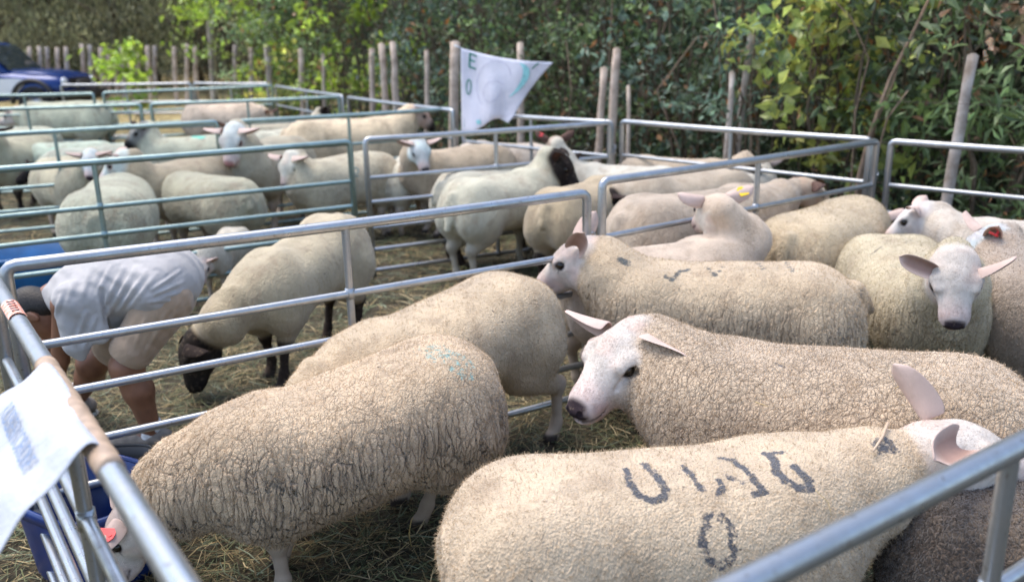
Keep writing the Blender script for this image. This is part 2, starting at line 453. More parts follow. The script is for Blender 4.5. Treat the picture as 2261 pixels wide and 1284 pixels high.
# ------------------------------------------------------------------ fleece material
def fleece_mat(name, cell=62., stretch=.36, depth=.010, fine=.35, warp=.018, crackw=.16):
    m, t, b = new_mat(name)
    tc = N(t, 'ShaderNodeTexCoord'); obj = tc.outputs['Object']
    wool = N(t, 'ShaderNodeAttribute', attribute_name='wool').outputs['Fac']
    crk = N(t, 'ShaderNodeAttribute', attribute_name='crk').outputs['Fac']
    base = N(t, 'ShaderNodeAttribute', attribute_name='col').outputs['Color']
    mk = N(t, 'ShaderNodeAttribute', attribute_name='mark')
    # warped, vertically stretched coordinates: the locks hang down the flanks
    wn = N(t, 'ShaderNodeTexNoise', i_Scale=9., i_Detail=3.); LK(t, obj, wn.inputs['Vector'])
    v1 = N(t, 'ShaderNodeVectorMath', operation='SUBTRACT'); LK(t, wn.outputs['Color'], v1.inputs[0]); v1.inputs[1].default_value = (.5, .5, .5)
    v2 = N(t, 'ShaderNodeVectorMath', operation='SCALE'); LK(t, v1.outputs[0], v2.inputs[0]); v2.inputs['Scale'].default_value = warp * 2
    wn2 = N(t, 'ShaderNodeTexNoise', i_Scale=60., i_Detail=2.); LK(t, obj, wn2.inputs['Vector'])
    v1b = N(t, 'ShaderNodeVectorMath', operation='SUBTRACT'); LK(t, wn2.outputs['Color'], v1b.inputs[0]); v1b.inputs[1].default_value = (.5, .5, .5)
    v2b = N(t, 'ShaderNodeVectorMath', operation='SCALE'); LK(t, v1b.outputs[0], v2b.inputs[0]); v2b.inputs['Scale'].default_value = .008
    v3 = N(t, 'ShaderNodeVectorMath', operation='ADD'); LK(t, obj, v3.inputs[0]); LK(t, v2.outputs[0], v3.inputs[1])
    v3b = N(t, 'ShaderNodeVectorMath', operation='ADD'); LK(t, v3.outputs[0], v3b.inputs[0]); LK(t, v2b.outputs[0], v3b.inputs[1])
    v4 = N(t, 'ShaderNodeVectorMath', operation='MULTIPLY'); LK(t, v3b.outputs[0], v4.inputs[0]); v4.inputs[1].default_value = (1, 1, stretch)
    vo = N(t, 'ShaderNodeTexVoronoi', feature='DISTANCE_TO_EDGE', i_Scale=cell); LK(t, v4.outputs[0], vo.inputs['Vector'])
    vb = N(t, 'ShaderNodeTexVoronoi', feature='DISTANCE_TO_EDGE', i_Scale=cell * .42); LK(t, v4.outputs[0], vb.inputs['Vector'])
    v5 = N(t, 'ShaderNodeVectorMath', operation='MULTIPLY'); LK(t, v3.outputs[0], v5.inputs[0]); v5.inputs[1].default_value = (1, 1, .6)
    vf = N(t, 'ShaderNodeTexVoronoi', feature='SMOOTH_F1', i_Scale=230.); LK(t, v5.outputs[0], vf.inputs['Vector'])
    # uneven crack width
    pn = N(t, 'ShaderNodeTexNoise', i_Scale=16., i_Detail=2.); LK(t, obj, pn.inputs['Vector'])
    wd = maprange(t, pn.outputs[0], .35, .7, crackw * .4, crackw * 1.5)
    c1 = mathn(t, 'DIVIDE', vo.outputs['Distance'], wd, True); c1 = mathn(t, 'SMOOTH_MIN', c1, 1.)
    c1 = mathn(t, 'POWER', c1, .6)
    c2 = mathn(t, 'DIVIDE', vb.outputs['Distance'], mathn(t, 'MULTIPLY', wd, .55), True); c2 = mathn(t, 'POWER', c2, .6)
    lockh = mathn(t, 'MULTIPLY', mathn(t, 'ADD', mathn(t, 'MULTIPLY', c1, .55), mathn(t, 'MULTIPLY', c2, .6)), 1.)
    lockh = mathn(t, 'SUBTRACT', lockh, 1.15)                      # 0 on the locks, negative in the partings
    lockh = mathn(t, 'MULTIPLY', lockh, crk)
    fineh = mathn(t, 'MULTIPLY', vf.outputs['Distance'], -fine)
    soft = N(t, 'ShaderNodeTexNoise', i_Scale=26., i_Detail=4.); LK(t, obj, soft.inputs['Vector'])
    h = mathn(t, 'ADD', mathn(t, 'ADD', lockh, fineh), mathn(t, 'MULTIPLY', soft.outputs[0], .35))
    h = mathn(t, 'MULTIPLY', h, wool)
    # short hair on face and legs
    v6 = N(t, 'ShaderNodeVectorMath', operation='MULTIPLY'); LK(t, obj, v6.inputs[0]); v6.inputs[1].default_value = (1, 1, 1)
    hn = N(t, 'ShaderNodeTexNoise', i_Scale=240., i_Detail=3.); LK(t, v6.outputs[0], hn.inputs['Vector'])
    h = mathn(t, 'ADD', h, mathn(t, 'MULTIPLY', hn.outputs[0], mathn(t, 'ADD', mathn(t, 'MULTIPLY', wool, -.05), .085)))
    dp = N(t, 'ShaderNodeDisplacement'); LK(t, h, dp.inputs['Height']); dp.inputs['Midlevel'].default_value = 0.; dp.inputs['Scale'].default_value = depth
    LK(t, dp.outputs[0], t.nodes['Material Output'].inputs['Displacement'])
    m.displacement_method = 'BOTH'
    # colour: creamy wool of uneven tone, with stains and painted shade in the partings
    sn = N(t, 'ShaderNodeTexNoise', i_Scale=5., i_Detail=7., i_Roughness=.6); LK(t, obj, sn.inputs['Vector'])
    f = maprange(t, sn.outputs[0], .32, .68, .82, 1.06)
    sc = N(t, 'ShaderNodeVectorMath', operation='SCALE'); LK(t, base, sc.inputs[0]); LK(t, f, sc.inputs['Scale'])
    s2 = N(t, 'ShaderNodeTexNoise', i_Scale=38., i_Detail=5., i_Roughness=.7); LK(t, obj, s2.inputs['Vector'])
    c = mixc(t, mathn(t, 'MULTIPLY', maprange(t, s2.outputs[0], .5, .75), .30), sc.outputs[0], (.36, .27, .19))
    c3 = mixc(t, mathn(t, 'MULTIPLY', mathn(t, 'MULTIPLY', wool, crk), .38), c, mixc(t, mathn(t, 'ADD', mathn(t, 'MULTIPLY', lockh, -1.4), 0., True), c, (.20, .13, .08)))  # partings painted brown for the shade deep between the locks
    # broad brownish stains and streaks in the wool
    v8 = N(t, 'ShaderNodeVectorMath', operation='MULTIPLY'); LK(t, obj, v8.inputs[0]); v8.inputs[1].default_value = (1, 1, .55)
    s4 = N(t, 'ShaderNodeTexNoise', i_Scale=8., i_Detail=8., i_Roughness=.68); LK(t, v8.outputs[0], s4.inputs['Vector'])
    c3 = mixc(t, mathn(t, 'MULTIPLY', mathn(t, 'MULTIPLY', maprange(t, s4.outputs[0], .47, .68), wool), .5), c3, (.27, .19, .12))
    # bits of chaff and dirt specks
    vs = N(t, 'ShaderNodeTexNoise', i_Scale=95., i_Detail=1.); LK(t, obj, vs.inputs['Vector'])
    s3 = N(t, 'ShaderNodeTexNoise', i_Scale=7., i_Detail=1.); LK(t, obj, s3.inputs['Vector'])
    sp = mathn(t, 'MULTIPLY', maprange(t, vs.outputs[0], .71, .76), maprange(t, s3.outputs[0], .5, .6))
    c3 = mixc(t, mathn(t, 'MULTIPLY', sp, wool), c3, (.09, .07, .05))
    # raddle paint, broken up by the fibres
    mn = N(t, 'ShaderNodeTexNoise', i_Scale=55., i_Detail=4., i_Roughness=.75); LK(t, obj, mn.inputs['Vector'])
    a = mathn(t, 'ADD', mk.outputs['Alpha'], mathn(t, 'MULTIPLY', mathn(t, 'SUBTRACT', mn.outputs[0], .5), 2.8))
    a = maprange(t, a, .36, .74)
    a = mathn(t, 'MULTIPLY', a, maprange(t, mk.outputs['Alpha'], .02, .25))
    c3 = mixc(t, mathn(t, 'MULTIPLY', a, .88), c3, mk.outputs['Color'])
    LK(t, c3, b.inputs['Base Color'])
    b.inputs['Roughness'].default_value = .92; b.inputs['Specular IOR Level'].default_value = .15
    LK(t, mathn(t, 'MULTIPLY', wool, .25), b.inputs['Sheen Weight']); b.inputs['Sheen Roughness'].default_value = .6
    return m
FL = {
    'locks': fleece_mat('fleece_long_locks', 60., .15, .012, .30, .018, .17),
    'cells': fleece_mat('fleece_crimped', 88., .50, .009, .35, .013, .22),
    'soft': fleece_mat('fleece_soft', 62., .5, .008, .55, .014, .24),
    'shorn': fleece_mat('fleece_shorn', 40., .35, .006, .8, .020, .35),
}
M['wool_fibre'] = attr_mat('wool_fibre', .9, .4, 20, .15, .1)
m, t, b = new_mat('eye'); b.inputs['Base Color'].default_value = (.012, .008, .005, 1); b.inputs['Roughness'].default_value = .08
M['eye'] = m
def tag_mat(name, c):
    m, t, b = new_mat(name); b.inputs['Base Color'].default_value = (*c, 1); b.inputs['Roughness'].default_value = .4; return m
M['tag_red'] = tag_mat('ear_tag_red', (.75, .04, .05)); M['tag_yellow'] = tag_mat('ear_tag_yellow', (.85, .55, .02)); M['ink'] = tag_mat('ink', (.03, .02, .02))

WHITE_FACE = dict(face=(.68, .62, .56), nose=(.035, .025, .03), leg=(.42, .34, .27), muzz=(.60, .50, .46), ear=(.60, .46, .40), inner=(.33, .20, .16))
BLACK_FACE = dict(face=(.022, .018, .017), nose=(.012, .01, .01), leg=(.03, .022, .018), muzz=(.02, .017, .016), ear=(.03, .022, .02), inner=(.06, .03, .03))
GREY_FACE = dict(face=(.42, .44, .46), nose=(.05, .04, .045), leg=(.3, .26, .22), muzz=(.38, .38, .4), ear=(.45, .36, .33), inner=(.25, .12, .10))
TAN_FACE = dict(face=(.50, .40, .30), nose=(.02, .017, .015), leg=(.10, .07, .05), muzz=(.03, .025, .02), ear=(.10, .06, .05), inner=(.35, .12, .10))

def sheep(label, pos, heading, head, hyaw=0., hpitch=-20., hroll=0., h=.012, wool='soft', wcol=(.60, .50, .40), look=WHITE_FACE,
          scale=1., fat=1., neck=.098, nwool=1., crk=(.3, .9), subsurf=0, legs=((0, 0), (0, 0), (0, 0), (0, 0)), marks=(), mcol=(.02, .03, .05),
          ears=((65, 8), (65, 8)), earlen=.13, tags=(), woolhead=0., tail=.12, group=None, bend=0., patches=(), legwool=.0, name='sheep', hs=1., hump=0., leglen=1., neckmid=None, nopaint=False, earw=1.0, slope=0., deep=0., hw=1.22, hl=.88, twist=(25, 25), fuzz=26000, tagat=.52, earx=0.):
    """pos: world xy under the middle of the barrel; heading/hyaw in degrees (hyaw relative to the body).
    head: poll position in the local frame (x forward, y left, z up), before scale.
    legs: (dx, lift) per foot: front left, front right, hind left, hind right."""
    K = scale; fr = fat
    prof = np.array([  # x, top, bottom, half width
        [-.56, .60, .50, .04], [-.53, .66, .42, .11], [-.46, .715, .37, .175], [-.36, .742, .34, .215], [-.2, .752, .315, .235], [0, .745, .30, .245],
        [.15, .738, .30, .235], [.28, .735, .315, .205], [.38, .72, .34, .175], [.47, .68, .39, .135], [.53, .62, .45, .085], [.56, .57, .52, .03]])
    xs = np.linspace(-.56, .56, 57)
    pr = [np.interp(xs, prof[:, 0], prof[:, i]) for i in (1, 2, 3)]
    pr = [np.convolve(np.pad(a, 2, 'edge'), np.array([1, 2, 3, 2, 1]) / 9, 'valid') for a in pr]
    pr[0] = pr[0] - slope * xs; pr[1] = pr[1] - slope * .8 * xs - deep
    if hump: pr[0] = pr[0] + hump * np.exp(-((xs - .0) / .25) ** 2)
    def torso(P):
        x = P[..., 0]; y = P[..., 1] - bend * x * x
        tp = np.interp(x, xs, pr[0]); bt = np.interp(x, xs, pr[1]); w = np.interp(x, xs, pr[2]) * fr
        zc = (tp + bt) / 2; hz = (tp - bt) / 2
        qz = np.abs(P[..., 2] - zc) / hz; qy = np.abs(y) / w
        k = (qy ** 2.25 + qz ** 2.25) ** (1 / 2.25)
        # gradient-normalised
        d = (k - 1) * np.minimum(w, hz) / np.clip(k, .35, None) * 1.0
        return np.maximum(d, np.abs(x) - .565)
    hx, hy, hz = head
    Rh = rot_ypr(R(hyaw), R(hpitch), R(hroll)); O = np.array(head, float)
    def hp(x, y, z): return O + Rh @ (np.array([x * hl, y * hw, z]) * hs)
    hsc = np.array([hl, hw, 1]) * hs
    def tol(P): return ((P - O) @ Rh) / hsc
    body = [Prim(torso, (-.58, -.30 * fr - abs(bend) * .3, .25 - deep - abs(slope) * .4), (.58, .30 * fr + abs(bend) * .3, .78 + abs(hump) + abs(slope) * .5), .03)]
    yb = bend * .13
    if wool == 'shorn':
        for s in (1, -1):
            body.append(P_ell((-.33, s * .10 * fr, .715 + slope * .3), (.07, .04, .03), None, .06)); body.append(P_ell((.27, s * .07 * fr, .70 - slope * .25), (.08, .035, .05), None, .06))
        body.append(P_seg((-.45, 0, .715 + slope * .4), (.25, 0, .735 - slope * .25), .018, .018, .05))
    # shoulders and haunches
    for s in (1, -1):
        body.append(P_ell((.30, s * .115 * fr + yb * .5, .50 - slope * .28), (.15, .10, .20), None, .07))
        body.append(P_ell((-.36, s * .125 * fr + yb * .6, .50 + slope * .3), (.19, .115, .21), None, .07))
    nb = np.array([.40, yb, .585 - slope * .4]); nb2 = hp(-.075, 0, -.035)
    if neckmid is None:
        fw = np.array([.08, 0, .0 if hz > .55 else -.02]); midp = nb * .5 + nb2 * .5 + fw * .3
    else: midp = np.array(neckmid, float)
    nr = neck * nwool
    body.append(P_seg(np.array([.28, yb * .6, .53]), nb, .17, .135, .08))
    body.append(P_seg(nb, midp, .135 * max(nwool ** .5, .9), nr * 1.08, .07))
    body.append(P_seg(midp, nb2, nr * 1.08, min(nr * .8, .060 * hs), .05))
    if tail: body.append(P_seg((-.525, yb, .655), (-.585, yb, .655 - tail), .038, .024, .035))
    legp = []; hoof = []
    for i, (fx, sy) in enumerate(((.275, 1), (.275, -1), (-.40, 1), (-.40, -1))):
        dx, lift = legs[i]; y0 = sy * .115 * fr + yb * .6
        if i < 2:
            el = np.array([fx - .03 + dx * .1, y0, .40]); kn = np.array([fx + .01 + dx * .55, y0 * .93, .235 + lift]); fe = np.array([fx - .005 + dx * .95, y0 * .9, .085 + lift]); ho = np.array([fx + .02 + dx, y0 * .9, .022 + lift])
            body.append(P_seg(el + [0, 0, .08], el, .088, .062, .05))
            ll = [P_seg(el, kn, .052, .031, .03), P_seg(kn + [0, 0, .012], kn - [0, 0, .012], .035, .031, .02), P_seg(kn, fe, .027, .0225, .015), P_seg(fe, ho, .029, .027, .015)]
            up = P_seg(el, el * .3 + kn * .7, .060 + legwool, .043 + legwool, .03)
        else:
            st = np.array([fx + .11 + dx * .15, y0 * 1.05, .39]); hk = np.array([fx - .055 + dx * .7, y0 * .95, .265 + lift]); fe = np.array([fx - .02 + dx * .97, y0 * .93, .09 + lift]); ho = np.array([fx + .01 + dx, y0 * .93, .022 + lift])
            body.append(P_seg((fx + .03, y0, .50), st, .135, .085, .06))
            body.append(P_seg((fx - .04, y0, .46), hk * .35 + st * .65, .10, .066, .05))
            ll = [P_seg(st, hk, .072, .036, .035), P_seg(hk + [-.012, 0, .012], hk - [0, 0, .015], .034, .031, .02), P_seg(hk, fe, .028, .0225, .015), P_seg(fe, ho, .029, .027, .015)]
            up = P_seg(st, hk * .75 + st * .25, .078 + legwool, .048 + legwool, .03)
        body.append(up)
        legp += ll
        hoof.append(P_seg(ho + [.0, 0, .012], ho + [.02, 0, -.006], .028, .032, .01))
    RH = Rh
    def hell(c, r, k=.02, op='add', n=2.0, tilt=0.):
        Rm = rot_ypr(0, R(tilt)) if tilt else None
        cw = hp(*c); m = max(r) * hs * hw
        return Prim(lambda P: ell_d(tol(P), c, r, Rm, n) * hs, cw - m, cw + m, k * hs, op)
    def hseg(a, b, ra, rb, k=.02, op='add'):
        A_, B_ = hp(*a), hp(*b); m = max(ra, rb) * hs * hw
        return Prim(lambda P: seg_d(tol(P), a, b, ra, rb) * hs, np.minimum(A_, B_) - m, np.maximum(A_, B_) + m, k * hs, op)
    headp = [
        hell((.032, 0, -.008), (.082, .056, .068)),                     # cranium
        hell((-.03, 0, -.010), (.06, .055, .060)),
        hseg((.065, 0, -.004), (.165, 0, -.026), .045, .035, .035),     # nose bridge
        hseg((.10, 0, .016), (.195, 0, -.016), .020, .017, .03),
        hell((.203, 0, -.037), (.038, .033, .035), .025),               # muzzle
        hell((.212, 0, -.060), (.024, .021, .014), .012),               # chin
        hseg((.02, 0, -.066), (.175, 0, -.066), .042, .018, .03),       # jaw
        hell((.040, .036, -.052), (.048, .020, .044), .03), hell((.040, -.036, -.052), (.048, .020, .044), .03),  # cheeks
        hell((.236, .012, -.028), (.011, .012, .011), .010), hell((.236, -.012, -.028), (.011, .012, .011), .010),
    ]
    cut = []
    for s in (1, -1):
        headp += [hseg((.062, s * .047, .026), (.104, s * .042, .022), .014, .010, .018),    # brow ridge
                  hseg((.070, s * .050, -.012), (.102, s * .043, -.008), .008, .007, .012)]   # lower orbit
        cut.append(hell((.086, s * .060, .008), (.020, .012, .0105), .006, 'cut'))
        cut.append(hell((.243, s * .0155, -.027), (.010, .0055, .0085), .004, 'cut', tilt=-30))
        cut.append(hseg((.240, s * .003, -.052), (.165, s * .036, -.050), .0036, .0030, .004, 'cut'))
        cut.append(hseg((.105, s * .050, .002), (.135, s * .040, -.016), .003, .002, .010, 'cut'))   # tear groove
    cut.append(hseg((.247, 0, -.034), (.240, 0, -.052), .0032, .003, .003, 'cut'))
    prims = body + legp + hoof + headp + cut
    V, Fq = mesh_sdf(prims, h)
    nbody = len(V)
    # light smoothing normals come from the field; colours from which group is nearest
    dB = field(body, V); dH = field(headp, V); dL = field(legp, V); dF = field(hoof, V)
    LH = tol(V)                       # head coordinates
    wb = sstep(dH - dB, -.012, .022)
    if woolhead: wb = np.maximum(wb, sstep(.0 + woolhead - LH[:, 0], -.01, .02) * (dH < .05) * (LH[:, 2] > -.03))
    wl = sstep(dL - dB, -.01, .015) * sstep(dF - dB, .0, .02)
    W_ = wb * np.maximum(wl, sstep(V[:, 2], .34, .40)); W_ *= sstep(V[:, 2], .12, .26)
    headm = (dH < dB + .02) & (dH < dL)
    col = np.tile(np.array(wcol, float), (len(V), 1))
    L = look
    fc = np.array(L['face'])[None] * np.ones((len(V), 1))
    mz = sstep(LH[:, 0], .13, .20)[:, None]; fc = fc * (1 - mz) + np.array(L['muzz']) * mz
    lh = 1 - wb[:, None]
    # nose leather and lips
    ns = sstep(LH[:, 0], .211, .226) * sstep(LH[:, 2], -.052, -.040) * sstep(-np.abs(LH[:, 1]), -.030, -.020)
    lip = sstep(-np.abs(LH[:, 2] + .050), -.008, -.003) * sstep(LH[:, 0], .21, .235) * .8
    eyr = np.sqrt(((LH - np.array([.087, .052, .008])) * [1, 1, 1.3]) ** 2 @ np.ones(3)); eyl = np.sqrt(((LH - np.array([.087, -.052, .008])) * [1, 1, 1.3]) ** 2 @ np.ones(3))
    ey = 1 - sstep(np.minimum(eyr, eyl), .017, .027)
    tear = (1 - sstep(np.abs(LH[:, 2] - (.004 - (LH[:, 0] - .09) * .7)), .002, .007)) * sstep(LH[:, 0], .088, .095) * (1 - sstep(LH[:, 0], .105, .13)) * .6
    mouth = (1 - sstep(np.abs(LH[:, 2] + .051), .002, .006)) * sstep(LH[:, 0], .165, .185) * .75
    dk = np.maximum(np.maximum(np.maximum(ns, lip), mouth), np.maximum(ey, tear))[:, None]
    fc = fc * (1 - dk) + np.array(L['nose']) * dk
    pn = vnoise(V, 30, 3)[:, None]
    pk = sstep(vnoise(V, 14, 8), .45, .75)[:, None]
    fc = fc * (.84 + .30 * vnoise(V, 70, 4)[:, None])
    fc = fc * (.90 + .16 * pn) * (1 - pk * np.array([.02, .12, .14]))
    bt = sstep(LH[:, 2], .02, .05)[:, None]; fc = fc * (1 - bt * .10)
    lc = np.array(L['leg'])[None] * (.8 + .4 * vnoise(V, 22, 5)[:, None])
    hf = (dF < dL)[:, None] * sstep(-V[:, 2], -.05, -.035)[:, None]
    lc = lc * (1 - hf) + np.array([.05, .04, .035]) * hf
    nonw = np.where(headm[:, None], fc, lc)
    W1 = W_[:, None]
    under = sstep(-V[:, 2], -.42, -.30)[:, None]           # wool turns browner towards the belly
    col = col * (1 - under * .35) + np.array([.30, .22, .15]) * under * .35
    col = col * W1 + nonw * (1 - W1)
    for (c_, r_, cc) in patches:
        a = np.sqrt(((V - np.array(c_)) ** 2).sum(1)); f = (1 - sstep(a, r_ * .6, r_))[:, None] * .9; col = col * (1 - f) + np.array(cc) * f
    cr = crk[1] + (crk[0] - crk[1]) * sstep(V[:, 2], .52, .72)
    cr = cr * (.55 + .75 * vnoise(V, 7, 9))
    # ears: thin cupped leaves joined into the same skin
    VV = [V]; FF = [Fq]; CC = [col]; WW = [W_]; MI = [np.zeros(len(Fq))]
    tagspots = []
    for s, (ang, up) in zip((1, -1), ears):
        root = hp(-.008 + earx, s * .052, .038 - earx * .4)
        # ang: 0 = straight up, 90 = straight out; up = sweep (deg, + forward)
        a = R(ang); dirl = np.array([math.sin(R(up)) * 1.0, s * math.sin(a), math.cos(a)]); dirl /= np.linalg.norm(dirl)
        tw = R(twist[0] if s > 0 else twist[1]); nrm = np.array([math.cos(tw), 0, -math.sin(tw)]); nrm -= dirl * (nrm @ dirl); nrm /= np.linalg.norm(nrm); side = np.cross(nrm, dirl)
        dirw, nw, sw = Rh @ dirl, Rh @ nrm, Rh @ side
        nu, nv = 12, 9; E_ = earlen * hs; Wd = .036 * hs * earw
        top = []; bot = []
        for i in range(nu):
            u = i / (nu - 1)
            w = Wd * (1 - abs(2 * (.10 + .90 * u) ** .92 - 1) ** 2.7) ** .55 * 1.02 + .0015
            cup = .026 * (1 - u) ** 1.1 + .010
            for j in range(nv):
                v = -1 + 2 * j / (nv - 1)
                p = root + dirw * (u * E_ - .008) + sw * (v * w) + nw * (cup * hs * v * v * (.4 + w / Wd * .6) - .012 * u * u * E_ / .13 - .004)
                top.append(p); bot.append(p - nw * (.0030 + .0045 * (1 - abs(v) ** 2) * (1 - u * .6)))
        A = np.array(top + bot); n1 = nu * nv; f = []
        for i in range(nu - 1):
            for j in range(nv - 1):
                q = [i * nv + j, i * nv + j + 1, (i + 1) * nv + j + 1, (i + 1) * nv + j]
                f.append(q); f.append([x + n1 for x in q[::-1]])
        rim = [j for j in range(nv)] + [i * nv + nv - 1 for i in range(1, nu)] + [(nu - 1) * nv + j for j in range(nv - 2, -1, -1)] + [i * nv for i in range(nu - 2, -1, -1)]
        for k in range(len(rim) - 1): f.append([rim[k + 1], rim[k], rim[k] + n1, rim[k + 1] + n1])
        f = np.array(f)
        if s < 0: f = f[:, ::-1]
        off = sum(len(x) for x in VV)
        vj = np.tile(np.abs(-1 + 2 * np.arange(nv) / (nv - 1)), nu); uu = np.repeat(np.arange(nu) / (nu - 1), nv)
        ci = (1 - sstep(vj, .55, .95)) * (1 - sstep(uu, .75, .98)) * .85
        cin = np.array(L['ear'])[None] * (1 - ci[:, None]) + np.array(L['inner'])[None] * ci[:, None]
        cout = np.tile(np.array(L['ear']), (n1, 1))
        VV.append(A); FF.append(f + off); CC.append(np.concatenate([cin, cout])); WW.append(np.zeros(len(A))); MI.append(np.zeros(len(f)))
        tagspots.append((root + dirw * E_ * tagat + nw * .004, dirw, nw, sw))
        # eye ball
        ec = hp(.086, s * .0455, .008); er = .0175 * hs; nth, nph = 8, 12; ev = []; ef = []
        for i in range(nth + 1):
            th = math.pi * i / nth
            for j in range(nph):
                ph = 2 * math.pi * j / nph; ev.append(ec + er * np.array([math.sin(th) * math.cos(ph), math.sin(th) * math.sin(ph), math.cos(th)]))
        for i in range(nth):
            for j in range(nph): ef.append([i * nph + j, (i + 1) * nph + j, (i + 1) * nph + (j + 1) % nph, i * nph + (j + 1) % nph])
        off = sum(len(x) for x in VV)
        VV.append(np.array(ev)); FF.append(np.array(ef) + off); CC.append(np.tile([.02, .02, .02], (len(ev), 1))); WW.append(np.zeros(len(ev))); MI.append(np.ones(len(ef)))
    Va = np.concatenate(VV); Fa = np.concatenate(FF); Ca = np.concatenate(CC); Wa = np.concatenate(WW)
    cra = np.zeros(len(Va)); cra[:nbody] = cr
    th = R(heading); gz = float(ground(pos[0], pos[1]))
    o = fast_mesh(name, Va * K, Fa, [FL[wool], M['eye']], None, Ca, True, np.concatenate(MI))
    me = o.data
    set_attr(me, 'wool', Wa, 'FLOAT'); set_attr(me, 'crk', cra, 'FLOAT')
    o.location = (float(pos[0]), float(pos[1]), gz); o.rotation_euler = (0, 0, th)
    # paint marks: strokes found on the fleece where the photo shows them
    mk = np.zeros((len(Va), 4), np.float32); mk[:, :3] = mcol
    if marks:
        bvh = BVHTree.FromPolygons((Va * K).tolist(), Fa.tolist())
        mw = Matrix.Translation(o.location) @ Matrix.Rotation(th, 4, 'Z'); inv = mw.inverted()
        for stroke, rad, amt in marks:
            hits = []
            for (a, b_) in zip(stroke[:-1], stroke[1:]) if len(stroke) > 1 else ((stroke[0], stroke[0]),):
                n_ = max(1, int(math.hypot(a[0] - b_[0], a[1] - b_[1]) / 5))
                for i in range(n_ + 1):
                    u = a[0] + (b_[0] - a[0]) * i / n_; v = a[1] + (b_[1] - a[1]) * i / n_
                    d = inv.to_3x3() @ Vector(_ray(u, v)); o0 = inv @ Vector((0, 0, EYE))
                    loc, nn, ix, ds = bvh.ray_cast(o0, d.normalized())
                    if loc is not None: hits.append(np.array(loc))
            if not hits: continue
            Hh = np.array(hits); near = np.where((np.abs(Va * K - Hh.mean(0)).max(1) < 1.2))[0]
            best = np.full(len(near), 9.)
            for hh in Hh: best = np.minimum(best, ((Va[near] * K - hh) ** 2).sum(1))
            best = np.sqrt(best)
            mk[near, 3] = np.maximum(mk[near, 3], amt * (1 - sstep(best, rad * .3, rad)))
    if subsurf and fuzz and name == 'sheep':
        # short hair lying back over the face
        rg = np.random.default_rng(len(label) + 1)
        e1_ = V[Fq[:, 1]] - V[Fq[:, 0]]; e2_ = V[Fq[:, 3]] - V[Fq[:, 0]]; nn = np.cross(e1_, e2_); nn /= np.linalg.norm(nn, axis=1)[:, None] + 1e-12
        hm = (headm.astype(float) * (1 - W_) * (LH[:, 0] < .215) * (dk[:, 0] < .35))[Fq].min(1); nh = 15000; idx = rg.choice(len(Fq), nh, p=hm / hm.sum())
        base = V[Fq[idx, 0]] + e1_[idx] * rg.random((nh, 1)) + e2_[idx] * rg.random((nh, 1)); n_ = nn[idx]
        bk = -Rh[:, 0][None] * 1.0 - Rh[:, 2][None] * .35 + rg.normal(0, .35, (nh, 3)); bk = bk - n_ * (bk * n_).sum(1)[:, None]; bk /= np.linalg.norm(bk, axis=1)[:, None]
        sd = np.cross(bk, n_); L_ = rg.uniform(.004, .008, (nh, 1)); wd_ = .0006
        VV_ = np.stack([base - sd * wd_, base + sd * wd_, base + bk * L_ + n_ * L_ * rg.uniform(.15, .5, (nh, 1))], 1).reshape(-1, 3) * K
        hc = fc[Fq[idx, 0]] * rg.uniform(.95, 1.5, (nh, 1))
        fast_mesh('face_hair', VV_, np.arange(nh * 3).reshape(-1, 3), M['wool_fibre'], o, np.repeat(hc, 3, 0), smooth=False)
    a = me.attributes.new('mark', 'FLOAT_COLOR', 'POINT'); a.data.foreach_set('color', mk.ravel())
    if subsurf:
        sm = o.modifiers.new('Subdivision', 'SUBSURF'); sm.levels = 0; sm.render_levels = subsurf; sm.boundary_smooth = 'ALL'
    tag(o, label, 'sheep', group)
    if subsurf and fuzz:
        # loose wool fibres standing off the fleece: soft, slightly ragged outline
        rg = np.random.default_rng(len(label))
        e1_ = V[Fq[:, 1]] - V[Fq[:, 0]]; e2_ = V[Fq[:, 3]] - V[Fq[:, 0]]; nn = np.cross(e1_, e2_); nn /= np.linalg.norm(nn, axis=1)[:, None] + 1e-12
        if (nn[:200] * (V[Fq[:200, 0]] - V.mean(0))).sum() < 0 and False: nn = -nn
        wf = W_[Fq].mean(1); idx = rg.choice(len(Fq), fuzz, p=wf / wf.sum())
        a_, b_ = rg.random((fuzz, 1)), rg.random((fuzz, 1))
        base = V[Fq[idx, 0]] + e1_[idx] * a_ + e2_[idx] * b_; n_ = nn[idx]
        d_ = n_ + rg.normal(0, .75, (fuzz, 3)) + np.array([0, 0, -.25]); d_ /= np.linalg.norm(d_, axis=1)[:, None]
        sd = np.cross(d_, rg.normal(0, 1, (fuzz, 3))); sd /= np.linalg.norm(sd, axis=1)[:, None]
        L_ = rg.uniform(.005, .014, (fuzz, 1)); mid = base + d_ * L_ * .55; tip = base + d_ * L_ + np.array([0, 0, -.002]) + rg.normal(0, .002, (fuzz, 3)); wd_ = .0007
        VV_ = np.stack([base - n_ * .003 - sd * wd_, base - n_ * .003 + sd * wd_, mid + sd * wd_ * .8, mid - sd * wd_ * .8, tip], 1).reshape(-1, 3) * K
        k_ = np.arange(fuzz)[:, None] * 5
        fast_mesh('loose_wool', VV_, np.concatenate([k_ + [0, 1, 2], k_ + [0, 2, 3], k_ + [3, 2, 4]]), M['wool_fibre'], o, np.repeat(np.array(wcol)[None] * rg.uniform(.75, 1.15, (fuzz, 1)), 5, 0), smooth=False)
